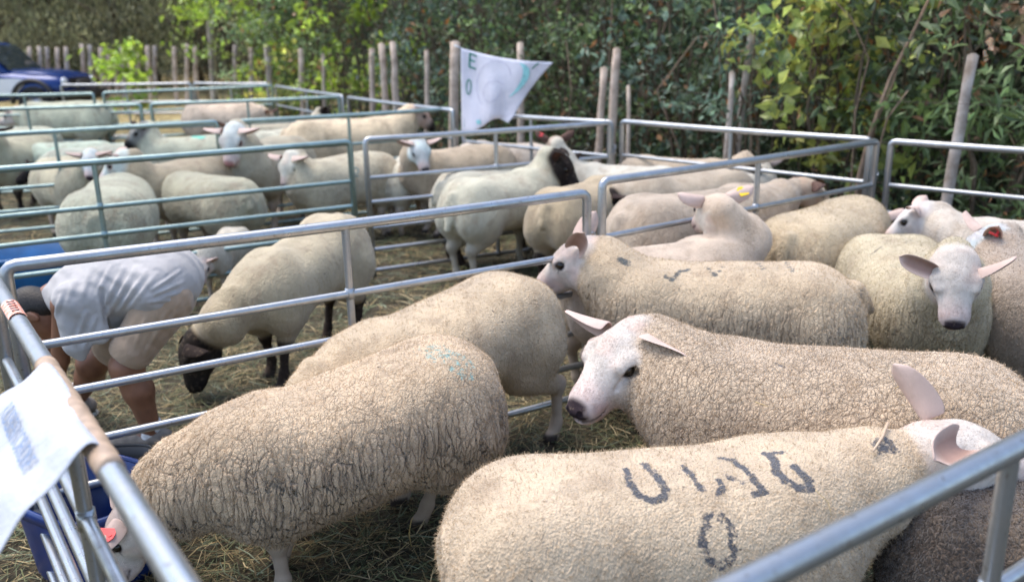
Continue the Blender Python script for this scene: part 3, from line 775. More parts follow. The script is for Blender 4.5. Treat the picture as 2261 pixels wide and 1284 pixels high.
    for (ei, c_, txt) in tags:
        p, dw, nw, sw = tagspots[ei]
        tb = MB(); Rm = np.stack([dw, sw, nw], 1)
        w2, l2 = (.026, .030) if c_ == 'yellow' or txt else (.017, .020)
        pr2 = [(-l2, -w2 * .35), (-l2 * .6, -w2), (l2, -w2), (l2, w2), (-l2 * .6, w2), (-l2, w2 * .35)]
        vv = []
        for zs in ((.006, .009), (-.016, -.013)):
            vv = []
            for zz in zs:
                for (a_, b_) in pr2: vv.append((p + Rm @ np.array([b_, a_, zz])) * K)
            tb.add(vv, [[0, 1, 2, 3, 4, 5][::-1], [6, 7, 8, 9, 10, 11]] + [[i, (i + 1) % 6, (i + 1) % 6 + 6, i + 6] for i in range(6)])
        stud = [(p + Rm @ np.array([0, -l2 * .5, z])) * K for z in (-.018, .012)]
        tb.tube(stud, .006, 8)
        to = tb.build('ear_tag', M['tag_' + c_], o, smooth=False)
        if txt:
            tx = text_mesh('number', txt, .022, .0004, M['ink'], to)
            tx.matrix_local = Matrix.Translation(Vector((p + Rm @ np.array([.0, l2 * .25, .0098])) * K)) @ Matrix(Rm.tolist()).to_4x4()
    return o
PLACED = []
def P(label, uv, heading, head, scale=1., z=None, **kw):
    """uv: photo pixel of the middle of the back line"""
    p = at_z(*uv, (z or .745) * scale)
    PLACED.append((label, p[:2], heading, scale * kw.get('fat', 1.)))
    return sheep(label, p[:2], heading, head, scale=scale, **kw)
def report_overlaps():
    def pts(p, hd, k):
        d = np.array([math.cos(R(hd)), math.sin(R(hd))]); return [np.array(p) + d * t * k for t in np.linspace(-.36, .34, 7)]
    for i in range(len(PLACED)):
        for j in range(i + 1, len(PLACED)):
            a, b = PLACED[i], PLACED[j]
            m = min(np.linalg.norm(x - y) for x in pts(*a[1:]) for y in pts(*b[1:]))
            if m < .22 * (a[3] + b[3]): print('OVERLAP %.2f | %s | %s' % (.22 * (a[3] + b[3]) - m, a[0][:50], b[0][:50]), a[1].round(2), b[1].round(2))
# ------------------------------------------------------------------ the flock: nearest pen
SUB = 1
FG = 'sheep in the nearest pen'
P('woolly sheep grazing in the blue tub beside the left hurdle, with a red ear tag', (755, 795), 205, (.73, -.06, .36), z=.80,
  scale=.93, slope=.17, fat=1.12, deep=.04, hyaw=-10, hpitch=-65, wool='locks', h=.0062, subsurf=SUB, wcol=(0.589, 0.448, 0.299), crk=(.5, 1.15), nwool=1.45, tags=((0, 'red', '211'),), tagat=.42, tail=0,
  neckmid=(.58, -.02, .44), ears=((80, 35), (80, 0)), hs=1.1, legs=((.02, 0), (-.04, 0), (0, 0), (.10, 0)), group=FG,
  marks=[([(955, 772), (1000, 790), (1025, 812)], .085, .42), ([(572, 850), (590, 856)], .012, .8)], mcol=(.20, .36, .34))
P('white headed sheep with both ears out, looking left in the middle of the near pen', (1840, 780), 160, (.58, -.05, .69),
  scale=1.08, hyaw=60, hpitch=-24, hs=1.34, twist=(10, 25), hroll=0, wool='cells', h=.007, subsurf=SUB, wcol=(0.553, 0.430, 0.302), crk=(.9, 1.0), nwool=1.25, ears=((98, 12), (88, 10)), group=FG, earlen=.135,
  marks=[([(1715, 800), (1730, 808)], .012, .7), ([(1985, 790), (1995, 800)], .012, .6)])
P('sheep with dark painted letters on its back in the bottom right corner', (1475, 1018), 10, (.73, -.02, .71),
  scale=.99, slope=-.01, hyaw=-8, hpitch=-8, hs=1.3, wool='soft', h=.008, subsurf=SUB, wcol=(0.573, 0.453, 0.315), crk=(.2, .5), nwool=1.2, ears=((30, -30), (80, -80)), twist=(25, -45), group=FG,
  tail=0, marks=[([(1380, 1035), (1390, 1060), (1408, 1090), (1440, 1105), (1465, 1100), (1470, 1080), (1450, 1050), (1420, 1022)], .016, .95),
   ([(1508, 1028), (1530, 1050), (1550, 1080)], .014, .9), ([(1588, 1060), (1596, 1080), (1585, 1090)], .014, .85), ([(1590, 1010), (1620, 1015), (1650, 1040), (1680, 1075), (1690, 1085), (1665, 1090)], .015, .9), ([(1608, 1050), (1640, 1065)], .013, .8),
   ([(1690, 1000), (1710, 1010), (1715, 1040), (1735, 1060), (1765, 1075), (1790, 1080), (1785, 1055), (1755, 1030)], .018, 1.0), ([(1700, 1000), (1725, 998)], .015, .9),
   ([(1560, 1150), (1550, 1190), (1565, 1235), (1595, 1250), (1620, 1225), (1618, 1170), (1595, 1140), (1565, 1140)], .019, .66),
   ([(1945, 985), (1965, 985), (1955, 975)], .035, .8)], mcol=(.02, .035, .06))
P('sheep behind the nearest grazing sheep, faint green mark on its rump, one hind leg showing', (968, 632), 221, (.68, -.06, .27), z=.81, deep=-.05,
  scale=.99, slope=.12, hyaw=0, hpitch=-60, wool='soft', h=.009, subsurf=SUB, wcol=(0.600, 0.467, 0.309), crk=(.15, .40), tail=0, neckmid=(.56, 0, .48), nwool=1.2, legs=((0, 0), (0, 0), (-.13, 0), (.06, 0)), group=FG,
  marks=[([(1040, 600), (1090, 597)], .045, .55)], mcol=(.20, .36, .34))
P('sheep sniffing left with scattered dark paint on its back, between hurdle and white headed sheep', (1600, 583), 168, (.60, -.05, .76),
  scale=1.04, hyaw=-2, hpitch=-30, hs=1.25, wool='locks', h=.009, subsurf=SUB, wcol=(0.573, 0.448, 0.302), crk=(.25, 1.05), nwool=1.3, ears=((70, -35), (60, -35)), tail=.08, group=FG,
  marks=[([(1470, 610), (1485, 618), (1500, 600), (1520, 595)], .02, .8), ([(1560, 590), (1580, 608), (1595, 590)], .018, .7), ([(1675, 582), (1685, 592)], .02, .7), ([(1735, 580), (1750, 598)], .02, .8), ([(1370, 575), (1385, 580)], .03, .9)], mcol=(.03, .05, .06))
P('thick woolled sheep facing the camera, white face with black nose, ears wide', (2022, 552), 262, (.67, -.06, .835),
  scale=1.0, fat=1.12, earx=.03, hyaw=-10, hpitch=-54, hs=1.14, hw=1.38, hroll=4, twist=(25, -45), earw=.85, wool='locks', h=.009, subsurf=SUB, wcol=(0.534, 0.457, 0.309), crk=(.3, .9), nwool=1.3, ears=((66, -10), (70, -10)), earlen=.125, tail=0, group=FG,
  marks=[([(1925, 560), (1945, 545), (1950, 550)], .014, .8), ([(1990, 520), (2040, 512), (2060, 525)], .016, .75), ([(2000, 535), (2010, 530)], .02, .6)], mcol=(.08, .07, .06))
P('grey brown woolled sheep at the right edge, its pale face turned left, red ear tag', (2480, 600), 125, (.57, -.15, .75),
  scale=1.06, hyaw=50, hpitch=-40, wool='soft', h=.012, subsurf=SUB, wcol=(0.381, 0.310, 0.246), crk=(.3, .6), look=dict(WHITE_FACE, face=(.62, .68, .70)), ears=((60, 0), (60, 0)), tags=((0, 'red', None),), tail=0, group=FG)
P('woolly sheep seen from its rump beside the corner of the hedge hurdles', (1835, 455), 48, (.66, 0, .55),
  scale=1.05, fat=1.05, hyaw=20, hpitch=-40, wool='locks', h=.012, subsurf=SUB, wcol=(0.534, 0.430, 0.281), crk=(.2, .7), tail=.10, group=FG)
P('pale shorn sheep by the hedge hurdle at the right, head low and turned away', (2310, 492), 172, (.58, -.15, .76),
  scale=1.0, hyaw=-25, hpitch=-35, fat=.88, deep=-.03, wool='shorn', h=.012, wcol=(0.609, 0.533, 0.443), crk=(.4, .6), neck=.10, tail=.06, group=FG, hs=1.15, ears=((85, 0), (85, 0)), look=dict(WHITE_FACE, face=(.62, .60, .58)))
P('pink skinned shorn sheep turning its head away, yellow ear tags', (1455, 556), 24, (.42, .10, .90), z=.72,
  scale=.98, hyaw=80, hpitch=-25, fat=.88, deep=-.03, wool='shorn', h=.010, wcol=(0.609, 0.485, 0.367), crk=(.1, .25), neck=.105, tail=.06, group=FG, hs=1.2, ears=((85, 0), (78, 0)), tags=((1, 'yellow', None),), look=dict(WHITE_FACE, face=(.75, .66, .55)), neckmid=(.56, 0, .72), woolhead=.02)
P('dark brown woolled sheep under the raised head in the bottom right corner', (2425, 1262), 332, (.66, 0, .40), z=.55,
  scale=.86, hyaw=0, hpitch=-30, wool='cells', h=.012, subsurf=SUB, wcol=(0.048, 0.037, 0.030), crk=(.8, 1.), look=BLACK_FACE, group=FG)
# ---- second pen, behind the near hurdles
G2 = 'sheep in the pens beyond the near hurdles'  # wool towards the left is greened to paint in a teal light cast
P('black faced, black legged sheep grazing alone behind the long hurdle', (655, 500), 250, (.62, -.25, .30), z=.80,
  scale=.98, slope=.13, fat=.85, deep=-.04, hyaw=-45, hpitch=-72, wool='shorn', h=.012, wcol=(0.514, 0.430, 0.281), crk=(.4, .6), look=dict(BLACK_FACE, face=(.03, .025, .022), leg=(.035, .025, .02)), neckmid=(.58, -.10, .42), tail=.1, hs=1.2, ears=((125, 0), (125, 0)), group=G2, legs=((.10, 0), (-.05, 0), (0, 0), (.05, 0)))
P('small pale lamb head down behind the lower rails', (492, 540), 265, (.56, 0, .55), z=.62, scale=.6, hpitch=-50, fat=.88, deep=-.03, wool='shorn', h=.012, wcol=(0.524, 0.485, 0.393), group=G2, hs=1.2)
P('grey brown shorn sheep standing along the hurdle, dark face turned right', (1550, 425), 27, (.76, 0, .70),
  scale=1.12, hyaw=-20, hpitch=-30, fat=.88, deep=-.03, wool='shorn', h=.012, wcol=(0.476, 0.384, 0.289), crk=(.5, .8), look=TAN_FACE, tail=.1, group=G2, ears=((100, 0), (100, 0)), legwool=0)
P('tan sheep showing its rump and hind legs behind the coupled hurdles', (1290, 405), 55, (.62, 0, .60),
  scale=.98, fat=.92, hyaw=0, hpitch=-40, wool='shorn', h=.014, wcol=(0.476, 0.373, 0.230), crk=(.4, .6), look=BLACK_FACE, tail=.12, group=G2)
P('large pale sheep with a black face in profile, standing across the second pen', (1110, 386), 48, (.50, -.12, .81),
  scale=1.02, hyaw=-60, hpitch=-48, fat=.88, deep=-.03, wool='shorn', h=.012, wcol=(0.553, 0.525, 0.393), crk=(.4, .6), look=dict(BLACK_FACE, leg=(.42, .38, .30)), tail=.22, group=G2, hs=1.25, ears=((100, -10), (85, -10)), earlen=.15)
P('pale shorn sheep half hidden behind the black faced one, its ear showing pink inside', (1100, 372), 30, (.60, 0, .74),
  scale=1.0, hyaw=30, hpitch=-30, fat=.88, deep=-.03, wool='shorn', h=.014, wcol=(0.573, 0.533, 0.410), crk=(.4, .6), look=dict(BLACK_FACE, face=(.5, .46, .38)), group=G2)
P('tan sheep raising its head among the others, dark ears with a red tag', (1370, 368), 150, (.60, 0, .92),
  scale=.98, hyaw=-50, hpitch=-20, fat=.88, deep=-.03, wool='shorn', h=.014, wcol=(0.589, 0.560, 0.469), crk=(.4, .6), look=dict(TAN_FACE, face=(.52, .42, .34)), group=G2, tags=((0, 'red', None),), neck=.1)
P('black faced sheep with red ear tag, head low behind the hurdle corner', (1520, 385), 200, (.64, 0, .62),
  scale=1.0, hyaw=20, hpitch=-50, fat=.88, deep=-.03, wool='shorn', h=.014, wcol=(0.476, 0.392, 0.289), crk=(.4, .6), look=dict(BLACK_FACE, ear=(.03, .02, .02)), group=G2, tags=((1, 'red', None),), ears=((100, 0), (100, 0)))
P('tan polled sheep with black ears below the hedge hurdle rails', (1500, 352), 330, (.60, 0, .74),
  scale=1.0, hyaw=-20, hpitch=-60, fat=.88, deep=-.03, wool='shorn', h=.014, wcol=(0.524, 0.421, 0.309), crk=(.4, .6), look=BLACK_FACE, group=G2, woolhead=.03, ears=((85, 0), (85, 0)))
P('small pale back showing behind the grey brown shorn sheep', (1650, 374), 60, (.60, 0, .70),
  scale=.92, fat=.88, deep=-.03, wool='shorn', h=.014, wcol=(0.589, 0.542, 0.461), crk=(.4, .6), group=G2)
# ---- third pen, right part
P('white sheep with its head turned away near the banner hurdle', (1115, 318), 330, (.58, 0, .70),
  scale=1.0, hyaw=20, hpitch=-10, fat=.88, deep=-.03, wool='shorn', h=.014, wcol=(0.667, 0.579, 0.479), crk=(.4, .6), group=G2, ears=((80, 0), (80, 0)), tail=.06)
P('tan sheep with a chalk white face looking at the camera', (1010, 325), 215, (.52, .25, .82),
  scale=1.06, hyaw=80, hpitch=-48, wool='cells', h=.014, wcol=(0.553, 0.439, 0.299), crk=(.6, .9), group=G2, hs=1.1, look=dict(WHITE_FACE, face=(.68, .76, .74)), ears=((80, 0), (80, 0)))
P('pale rump with short hind legs behind the start of the dark hurdle', (884, 354), 80, (.60, 0, .66),
  scale=.88, fat=.9, wool='shorn', h=.014, wcol=(0.589, 0.560, 0.443), crk=(.4, .6), group=G2, tail=0)
P('long cream sheep with raised head facing the hedge', (765, 265), 12, (.62, .05, .79),
  scale=1.25, hyaw=-10, hpitch=-35, fat=.88, deep=-.03, wool='shorn', h=.016, wcol=(0.724, 0.579, 0.384), crk=(.4, .6), group=G2, look=dict(TAN_FACE, face=(.60, .46, .38)), neck=.115, ears=((100, 0), (100, 0)))
P('cream sheep with brown inner ears facing the camera behind the second row rails', (752, 343), 232, (.48, -.05, .76),
  scale=1.05, hyaw=10, hpitch=-60, wool='cells', h=.014, wcol=(0.589, 0.525, 0.367), crk=(.6, .9), group=G2, hs=1.1, ears=((95, 0), (95, 0)), look=dict(WHITE_FACE, inner=(.25, .08, .05), face=(.66, .64, .55)))
P('white faced sheep with pink nose standing head on to the camera', (590, 309), 262, (.52, -.05, .85),
  scale=1.14, fat=1.1, hyaw=0, hpitch=-52, wool='cells', h=.014, wcol=(0.476, 0.430, 0.309), crk=(.6, .9), group=G2, hs=1.25, nwool=1.3, ears=((95, 0), (95, 0)), look=dict(WHITE_FACE, nose=(.42, .22, .20), face=(.66, .70, .66), inner=(.25, .08, .07)))
P('greenish grey sheep grazing low behind the left rails', (455, 388), 140, (.62, 0, .40), z=.74,
  scale=.98, hyaw=0, hpitch=-60, wool='cells', h=.014, wcol=(0.476, 0.457, 0.315), crk=(.8, 1.1), group=G2, neckmid=(.56, 0, .46))  # green-grey wool colour carries the teal light cast
P('sheep with a black nose and a turquoise smear on its back, looking left', (435, 300), 200, (.50, 0, .84),
  scale=1.08, hyaw=15, hpitch=-35, wool='cells', h=.014, wcol=(0.573, 0.579, 0.426), crk=(.6, .9), group=G2, look=dict(BLACK_FACE, face=(.28, .28, .26), muzz=(.02, .02, .02)), hs=1.1, marks=[([(425, 300), (445, 303)], .07, .9)], mcol=(.10, .62, .48), ears=((85, 0), (85, 0)))
P('brown necked sheep with a pale face turned left between two woolly rumps', (400, 352), 245, (.52, -.08, .81),
  scale=1.05, hyaw=-55, hpitch=-35, wool='cells', h=.014, wcol=(0.448, 0.373, 0.246), crk=(.6, 1.), group=G2, hs=1.2, look=dict(WHITE_FACE, face=(.62, .68, .62), nose=(.3, .18, .16)), ears=((85, 0), (85, 0)))
P('big mint grey woolly sheep with its back to the camera, left', (240, 400), 105, (.60, 0, .42),
  scale=1.08, fat=1.15, wool='cells', h=.012, wcol=(0.514, 0.515, 0.375), crk=(.8, 1.1), group=G2, tail=0, deep=.07)  # teal cast of the light mixed into this wool colour
P('cream sheep at the left with a small white face peeping right', (150, 352), 312, (.66, 0, .82),
  scale=1.02, hyaw=-30, hpitch=-45, wool='cells', h=.014, wcol=(0.553, 0.505, 0.342), crk=(.6, 1.), group=G2, look=dict(WHITE_FACE, face=(.68, .74, .72)), ears=((90, 0), (90, 0)), tail=.05)
P('black faced sheep cut by the left edge, one long black ear showing', (28, 303), 272, (.50, .0, .84),
  scale=1.1, hyaw=0, hpitch=-55, wool='cells', h=.014, wcol=(0.514, 0.485, 0.324), crk=(.6, .9), group=G2, look=BLACK_FACE, ears=((95, 0), (95, 0)), earlen=.19, hs=1.2, nwool=1.3)
P('mint tinted sheep with a bright turquoise blot on its rump', (140, 314), 185, (.60, 0, .60),
  scale=1.0, wool='cells', h=.014, wcol=(0.534, 0.617, 0.479), crk=(.6, .9), group=G2, marks=[([(118, 338), (122, 342)], .10, 1.)], mcol=(.12, .68, .52))  # base wool greened for the teal light; the blot is raddle
P('long woolly sheep standing broadside behind the fourth row rails', (140, 224), 178, (.62, 0, .60),
  scale=1.25, wool='cells', h=.016, wcol=(0.589, 0.598, 0.426), crk=(.6, .8), group=G2)
P('woolly back at the far left edge behind the third row rail', (25, 282), 190, (.62, 0, .60),
  scale=1.0, wool='cells', h=.016, wcol=(0.553, 0.560, 0.410), crk=(.6, .8), group=G2)
P('woolly sheep at the far left behind the fourth row rail', (5, 248), 190, (.62, 0, .60),
  scale=1.0, wool='cells', h=.016, wcol=(0.553, 0.560, 0.410), crk=(.6, .8), group=G2)
P('distant cream shorn sheep broadside in front of the dry grass', (490, 228), 350, (.64, 0, .60),
  scale=1.12, hpitch=-50, fat=.88, deep=-.03, wool='shorn', h=.016, wcol=(0.763, 0.598, 0.443), crk=(.4, .6), group=G2, look=TAN_FACE)
P('pale sheep with a dark ear behind the head on sheep', (625, 285), 215, (.60, 0, .80),
  scale=1.0, hyaw=60, hpitch=-30, wool='cells', h=.016, wcol=(0.630, 0.617, 0.479), crk=(.4, .6), group=G2, look=dict(WHITE_FACE, ear=(.1, .05, .04), face=(.6, .6, .55)))
P('black headed sheep just left of the long cream sheep', (620, 268), 25, (.60, 0, .84),
  scale=.98, hyaw=-30, hpitch=-35, wool='cells', h=.016, wcol=(0.573, 0.515, 0.384), crk=(.4, .6), group=G2, look=BLACK_FACE)
P('woolly sheep in the left corner of the third pen, head down, dark face', (215, 322), 215, (.62, 0, .55),
  scale=1.0, wool='cells', h=.014, wcol=(.50, .53, .42), crk=(.6, .9), group=G2, look=BLACK_FACE)

# ------------------------------------------------------------------ plastic tubs
def plastic(name, c, rough=.32): return simple(name, c, rough, 0, 6, .2, .002)
M['blue_deep'] = plastic('deep_blue_plastic', (.005, .030, .16)); M['blue'] = plastic('blue_plastic', (.015, .13, .33)); M['rubber'] = plastic('black_rubber', (.015, .015, .017), .5)
def tub(name, label, c, rx, ry, h, mat, ang=0., n=2.6, group=None):
    root = empty(name, c, ang); tag(root, label, 'tub', group)
    def ring(kx, ky, z, seg=48):
        out = []
        for i in range(seg):
            a = 2 * math.pi * i / seg; ca, sa = math.cos(a), math.sin(a)
            out.append((kx * math.copysign(abs(ca) ** (2 / n), ca), ky * math.copysign(abs(sa) ** (2 / n), sa), z))
        return out
    def loft(rings, b):
        seg = len(rings[0]); v = [p for r_ in rings for p in r_]; f = []
        for i in range(len(rings) - 1):
            for k in range(seg): f.append([i * seg + k, i * seg + (k + 1) % seg, (i + 1) * seg + (k + 1) % seg, (i + 1) * seg + k])
        b.add(v, f)
    b = MB()
    loft([ring(.02, .02, .004), ring(rx * .80, ry * .80, .004), ring(rx * .84, ry * .84, .03), ring(rx * .95, ry * .95, h - .03), ring(rx * .955, ry * .955, h - .004),
          ring(rx * .925, ry * .925, h - .006), ring(rx * .82, ry * .82, .05), ring(rx * .76, ry * .76, .025), ring(.02, .02, .022)], b)
    b.build('basin', mat, root)
    b = MB()
    loft([ring(rx * .93, ry * .93, h - .002), ring(rx * .945, ry * .945, h + .008), ring(rx * .99, ry * .99, h + .008), ring(rx * 1.01, ry * 1.01, h - .004), ring(rx * 1.01, ry * 1.01, h - .03), ring(rx * .985, ry * .985, h - .03), ring(rx * .965, ry * .965, h - .01)], b)
    b.build('rim', mat, root)
    return root
a = at_z(230, 1014, .30); b_ = at_z(228, 1132, .30); c = (a + b_) / 2
TUBC = c.copy()
tub('feed_tub', 'deep blue plastic feed tub inside the left hurdle, the grazing sheep eating from it', (c[0] - .03, c[1] - .02, 0), .24, .205, .30, M['blue_deep'], R(-30), 3.2)
c = at_z(262, 1022, .1)
tub('rubber_bowl', 'low black rubber bowl beside the boy\'s shoe', (c[0] - .02, c[1] + .06, 0), .13, .11, .10, M['rubber'])
c = at_z(90, 560, .28)
tub('water_trough', 'bright blue plastic trough beyond the bending boy', (c[0] - .1, c[1], 0), .42, .30, .30, M['blue'], R(15), 3.0)

# ------------------------------------------------------------------ cloth on the left hurdle, tape, sticker
def cloth_mat(name, col, folds=14):
    m, t, b = new_mat(name)
    tc = N(t, 'ShaderNodeTexCoord')
    n1 = N(t, 'ShaderNodeTexNoise', i_Scale=float(folds), i_Detail=5.); LK(t, tc.outputs['Object'], n1.inputs['Vector'])
    n2 = N(t, 'ShaderNodeTexNoise', i_Scale=500., i_Detail=2.); LK(t, tc.outputs['Object'], n2.inputs['Vector'])
    LK(t, ramp(t, n1.outputs[0], [(.3, tuple(x * .86 for x in col)), (.6, col)]), b.inputs['Base Color'])
    b.inputs['Roughness'].default_value = .85; b.inputs['Sheen Weight'].default_value = .2
    b1 = N(t, 'ShaderNodeBump', i_Strength=.7, i_Distance=.02); LK(t, n1.outputs[0], b1.inputs['Height'])
    b2 = N(t, 'ShaderNodeBump', i_Strength=.3, i_Distance=.001); LK(t, n2.outputs[0], b2.inputs['Height']); LK(t, b1.outputs[0], b2.inputs['Normal'])
    LK(t, b2.outputs[0], b.inputs['Normal'])
    return m
M['white_cloth'] = cloth_mat('white_cloth', (.50, .53, .58)); M['pale_ink'] = cloth_mat('faded_blue_ink', (.22, .30, .46))
s0 = at_z(98, 830, HT); s1 = at_z(207, 1014, HT)
ax = s1 - s0; LEN = np.linalg.norm(ax); ax /= LEN
outw = np.array([-abs(ax[1]), -abs(ax[0]), 0]); outw = np.cross([0, 0, 1.], ax); outw = outw if outw[0] < 0 else -outw
root = empty('hanging_cloth', s0); tag(root, 'white cloth with faded blue lettering thrown over the nearest left hurdle', 'cloth')
nu, nv = 34, 40
V = []
def cl(u, v):   # u along the rail, v down and outward
    L_ = .33
    wv = .010 * math.sin(u * 9 + v * 3) * v + .008 * math.sin(u * 21 + 1 + v * 4) * v + .006 * math.sin(v * 17 + u * 5)
    th = min(v * 7, 1.0) * R(78)
    r_ = .026
    if v < .14: off = outw * (-r_ * math.cos(R(20) + th)) * 1 + np.array([0, 0, 1.]) * r_ * math.sin(R(20) + th)
    else: off = outw * (-r_ * math.cos(R(98))) + np.array([0, 0, 1.]) * r_ * math.sin(R(98)) + (v - .14) * L_ * (outw * .86 + np.array([0, 0, -.42 - .35 * v]))
    return ax * (u * (LEN - .02) + .01 + .05 * v * (u - .3)) + off + np.array([0, 0, wv])
for i in range(nu + 1):
    for j in range(nv + 1): V.append(cl(i / nu, j / nv))
I = (np.arange(nu)[:, None] * (nv + 1) + np.arange(nv)[None]).ravel()
o = fast_mesh('sheet', np.array(V), np.stack([I, I + 1, I + nv + 2, I + nv + 1], 1), M['white_cloth'], root)
sm = o.modifiers.new('Solidify', 'SOLIDIFY'); sm.thickness = .0015
t_ = text_mesh('lettering', 'RUBEN CORONE', .044, .0002, M['pale_ink'], root)
me = t_.data
co = np.empty(len(me.vertices) * 3, np.float32); me.vertices.foreach_get('co', co); co = co.reshape(-1, 3)
w = co[:, 0].max() - co[:, 0].min()
new = []
for x, y, z in co:
    u = .5 + x / (LEN * 1.15) ; v = .43 - y / .33
    new.append(cl(u, v) + np.array([-.004, 0, .007 + z]))
me.vertices.foreach_set('co', np.array(new, np.float32).ravel()); me.update()
# brown tape wound round the rail, part of the hurdle
linv = LEFT.matrix_basis.inverted() if False else (Matrix.Translation(LEFT.location) @ Matrix.Rotation(LEFT.rotation_euler[2], 4, 'Z')).inverted()
M['tape'] = simple('brown_tape', (.46, .33, .23), .45, 0, 30, .2, .001)
M['sticker'] = simple('orange_sticker', (.80, .16, .05), .4, 0, 90, .25, 0, (.85, .75, .7))
b = MB()
p = [linv @ Vector(at_z(92, 806, HT)), linv @ Vector(at_z(232, 1040, HT))]
pts = [np.array(p[0].lerp(p[1], k / 24)) for k in range(25)]
for q in pts: q[2] = HT - .003; q[1] = 0
b.tube(pts, [.0236 + .0008 * math.sin(k * 2.1) for k in range(25)], 18)
b.build('tape_wrap', M['tape'], LEFT)
b = MB(); p0 = linv @ Vector(at_z(18, 678, HT)); p1 = linv @ Vector(at_z(38, 708, HT))
x0, x1 = sorted((p0.x, p1.x)); vv = []; f = []
for i in range(2):
    for k in range(9):
        a = R(20 + 140 * k / 8); vv.append((x0 if i == 0 else x1, -.0235 * math.cos(a) , HT - .002 + .0235 * math.sin(a)))
for k in range(8): f.append([k, k + 1, k + 10, k + 9])
b.add(vv, f); b.build('sticker', M['sticker'], LEFT)
b = MB()
for k in range(5): b.box((x0 + (x1 - x0) * (.18 + .16 * k), 0, HT + .0222), (.003, .009, .0006))
b.build('sticker_print', M['ink'], LEFT)

# ------------------------------------------------------------------ banner on the hedge side
Ya_, Yc_ = at_z(1022, 248, HT)[1], at_z(1350, 270, HT)[1]
def Yh(u): return Ya_ + (Yc_ - Ya_) * (u - 1022) / 328 - .12
Yb = Yh(1022)
TL, TR = at_y(1017, 106, Yb), at_y(1222, 138, Yh(1222))
BL, BR = at_y(1019, 292, Yb), at_y(1122, 284, Yh(1122))
MR = at_y(1150, 215, Yh(1150))
root = empty('banner', (TL[0], Yb, float(ground(TL[0], Yb)))); tag(root, 'white banner with green letters and a turquoise crescent, tied to a fence post', 'banner')
r0 = np.array(root.location)
nu, nv = 30, 30; V = []
def bn_pt(u, v, off=0.):
    Lf = TL * (1 - v) + BL * v
    Rt = (TR * (1 - v) ** 2 + 2 * (MR * 1.0) * v * (1 - v) + BR * v * v) if True else TR
    p = Lf * (1 - u) + Rt * u
    p = p + np.array([0, .03 * math.sin(u * 7 + v * 2) + .02 * math.sin(u * 15 - v * 5) - off, -.05 * math.sin(math.pi * u) * (1 - v) * .6 + .10 * max(0, v - .8) / .2 * math.exp(-((u - .75) / .3) ** 2)])
    return p
for i in range(nu + 1):
    for j in range(nv + 1): V.append(bn_pt(i / nu, j / nv) - r0)
I = (np.arange(nu)[:, None] * (nv + 1) + np.arange(nv)[None]).ravel()
M['banner'] = cloth_mat('banner_cloth', (.78, .79, .90), 5)
m = M['banner']; t = m.node_tree; tr = N(t, 'ShaderNodeBsdfTranslucent'); tr.inputs[0].default_value = (.75, .77, .85, 1); mx = N(t, 'ShaderNodeMixShader'); mx.inputs[0].default_value = .3
LK(t, t.nodes['Principled BSDF'].outputs[0], mx.inputs[1]); LK(t, tr.outputs[0], mx.inputs[2]); LK(t, mx.outputs[0], t.nodes['Material Output'].inputs['Surface'])
o = fast_mesh('sheet', np.array(V), np.stack([I, I + 1, I + nv + 2, I + nv + 1], 1), m, root)
sm = o.modifiers.new('Solidify', 'SOLIDIFY'); sm.thickness = .002
M['green_ink'] = simple('green_ink', (.02, .22, .18), .7); M['teal_ink'] = simple('turquoise_ink', (.30, .66, .72), .7); M['grey_ink'] = simple('grey_violet_ink', (.60, .60, .74), .8)
def on_banner(name, mesh_pts, faces, mat):
    b = MB(); b.add([bn_pt(u, v, .008) - r0 for u, v in mesh_pts], faces); return b.build(name, mat, root, smooth=False)
def stroke(name, pts, w, mat):
    """flat stroke along banner (u,v) points; w may vary"""
    P_ = np.array(pts, float); out = []; f = []
    ws = w if hasattr(w, '__len__') else [w] * len(P_)
    for i, p in enumerate(P_):
        d = P_[min(i + 1, len(P_) - 1)] - P_[max(i - 1, 0)]; d /= np.linalg.norm(d); n_ = np.array([-d[1], d[0]])
        out += [p + n_ * ws[i], p - n_ * ws[i]]
    for i in range(len(P_) - 1): f.append([2 * i, 2 * i + 1, 2 * i + 3, 2 * i + 2])
    return on_banner(name, out, f, mat)
def dens(pts, k=8):
    out = []
    for a_, b2 in zip(pts[:-1], pts[1:]):
        for i in range(k): out.append((a_[0] + (b2[0] - a_[0]) * i / k, a_[1] + (b2[1] - a_[1]) * i / k))
    return out + [pts[-1]]
b = MB()
def strokes(name, lst, w, mat):
    V_, F_ = [], []
    for pts in lst:
        P_ = np.array(dens(pts), float); n0 = len(V_)
        for i, p in enumerate(P_):
            d = P_[min(i + 1, len(P_) - 1)] - P_[max(i - 1, 0)]; d /= np.linalg.norm(d); n_ = np.array([-d[1], d[0]])
            V_ += [p + n_ * w, p - n_ * w]
        for i in range(len(P_) - 1): F_.append([n0 + 2 * i, n0 + 2 * i + 1, n0 + 2 * i + 3, n0 + 2 * i + 2])
    return on_banner(name, V_, F_, mat)
strokes('letter_e', [[(.11, .03), (.11, .20)], [(.11, .035), (.19, .05)], [(.11, .11), (.18, .12)], [(.11, .195), (.20, .205)]], .010, M['green_ink'])
strokes('letter_o', [[(.12 + .035 * math.cos(a), .44 + .09 * math.sin(a)) for a in np.linspace(0, 2 * math.pi, 13)]], .008, M['green_ink'])
strokes('letter_mark', [[(.86, .02), (.84, .10)]], .010, M['green_ink'])
strokes('small_dots', [[(.05, .84 + .03 * k), (.055, .853 + .03 * k)] for k in range(4)], .006, M['green_ink'])
cr_ = [(.62 + .22 * math.cos(a), .30 + .27 * math.sin(a)) for a in np.linspace(R(-75), R(50), 16)]
stroke('crescent', cr_, [.004 + .035 * math.sin(math.pi * k / 15) for k in range(16)], M['teal_ink'])
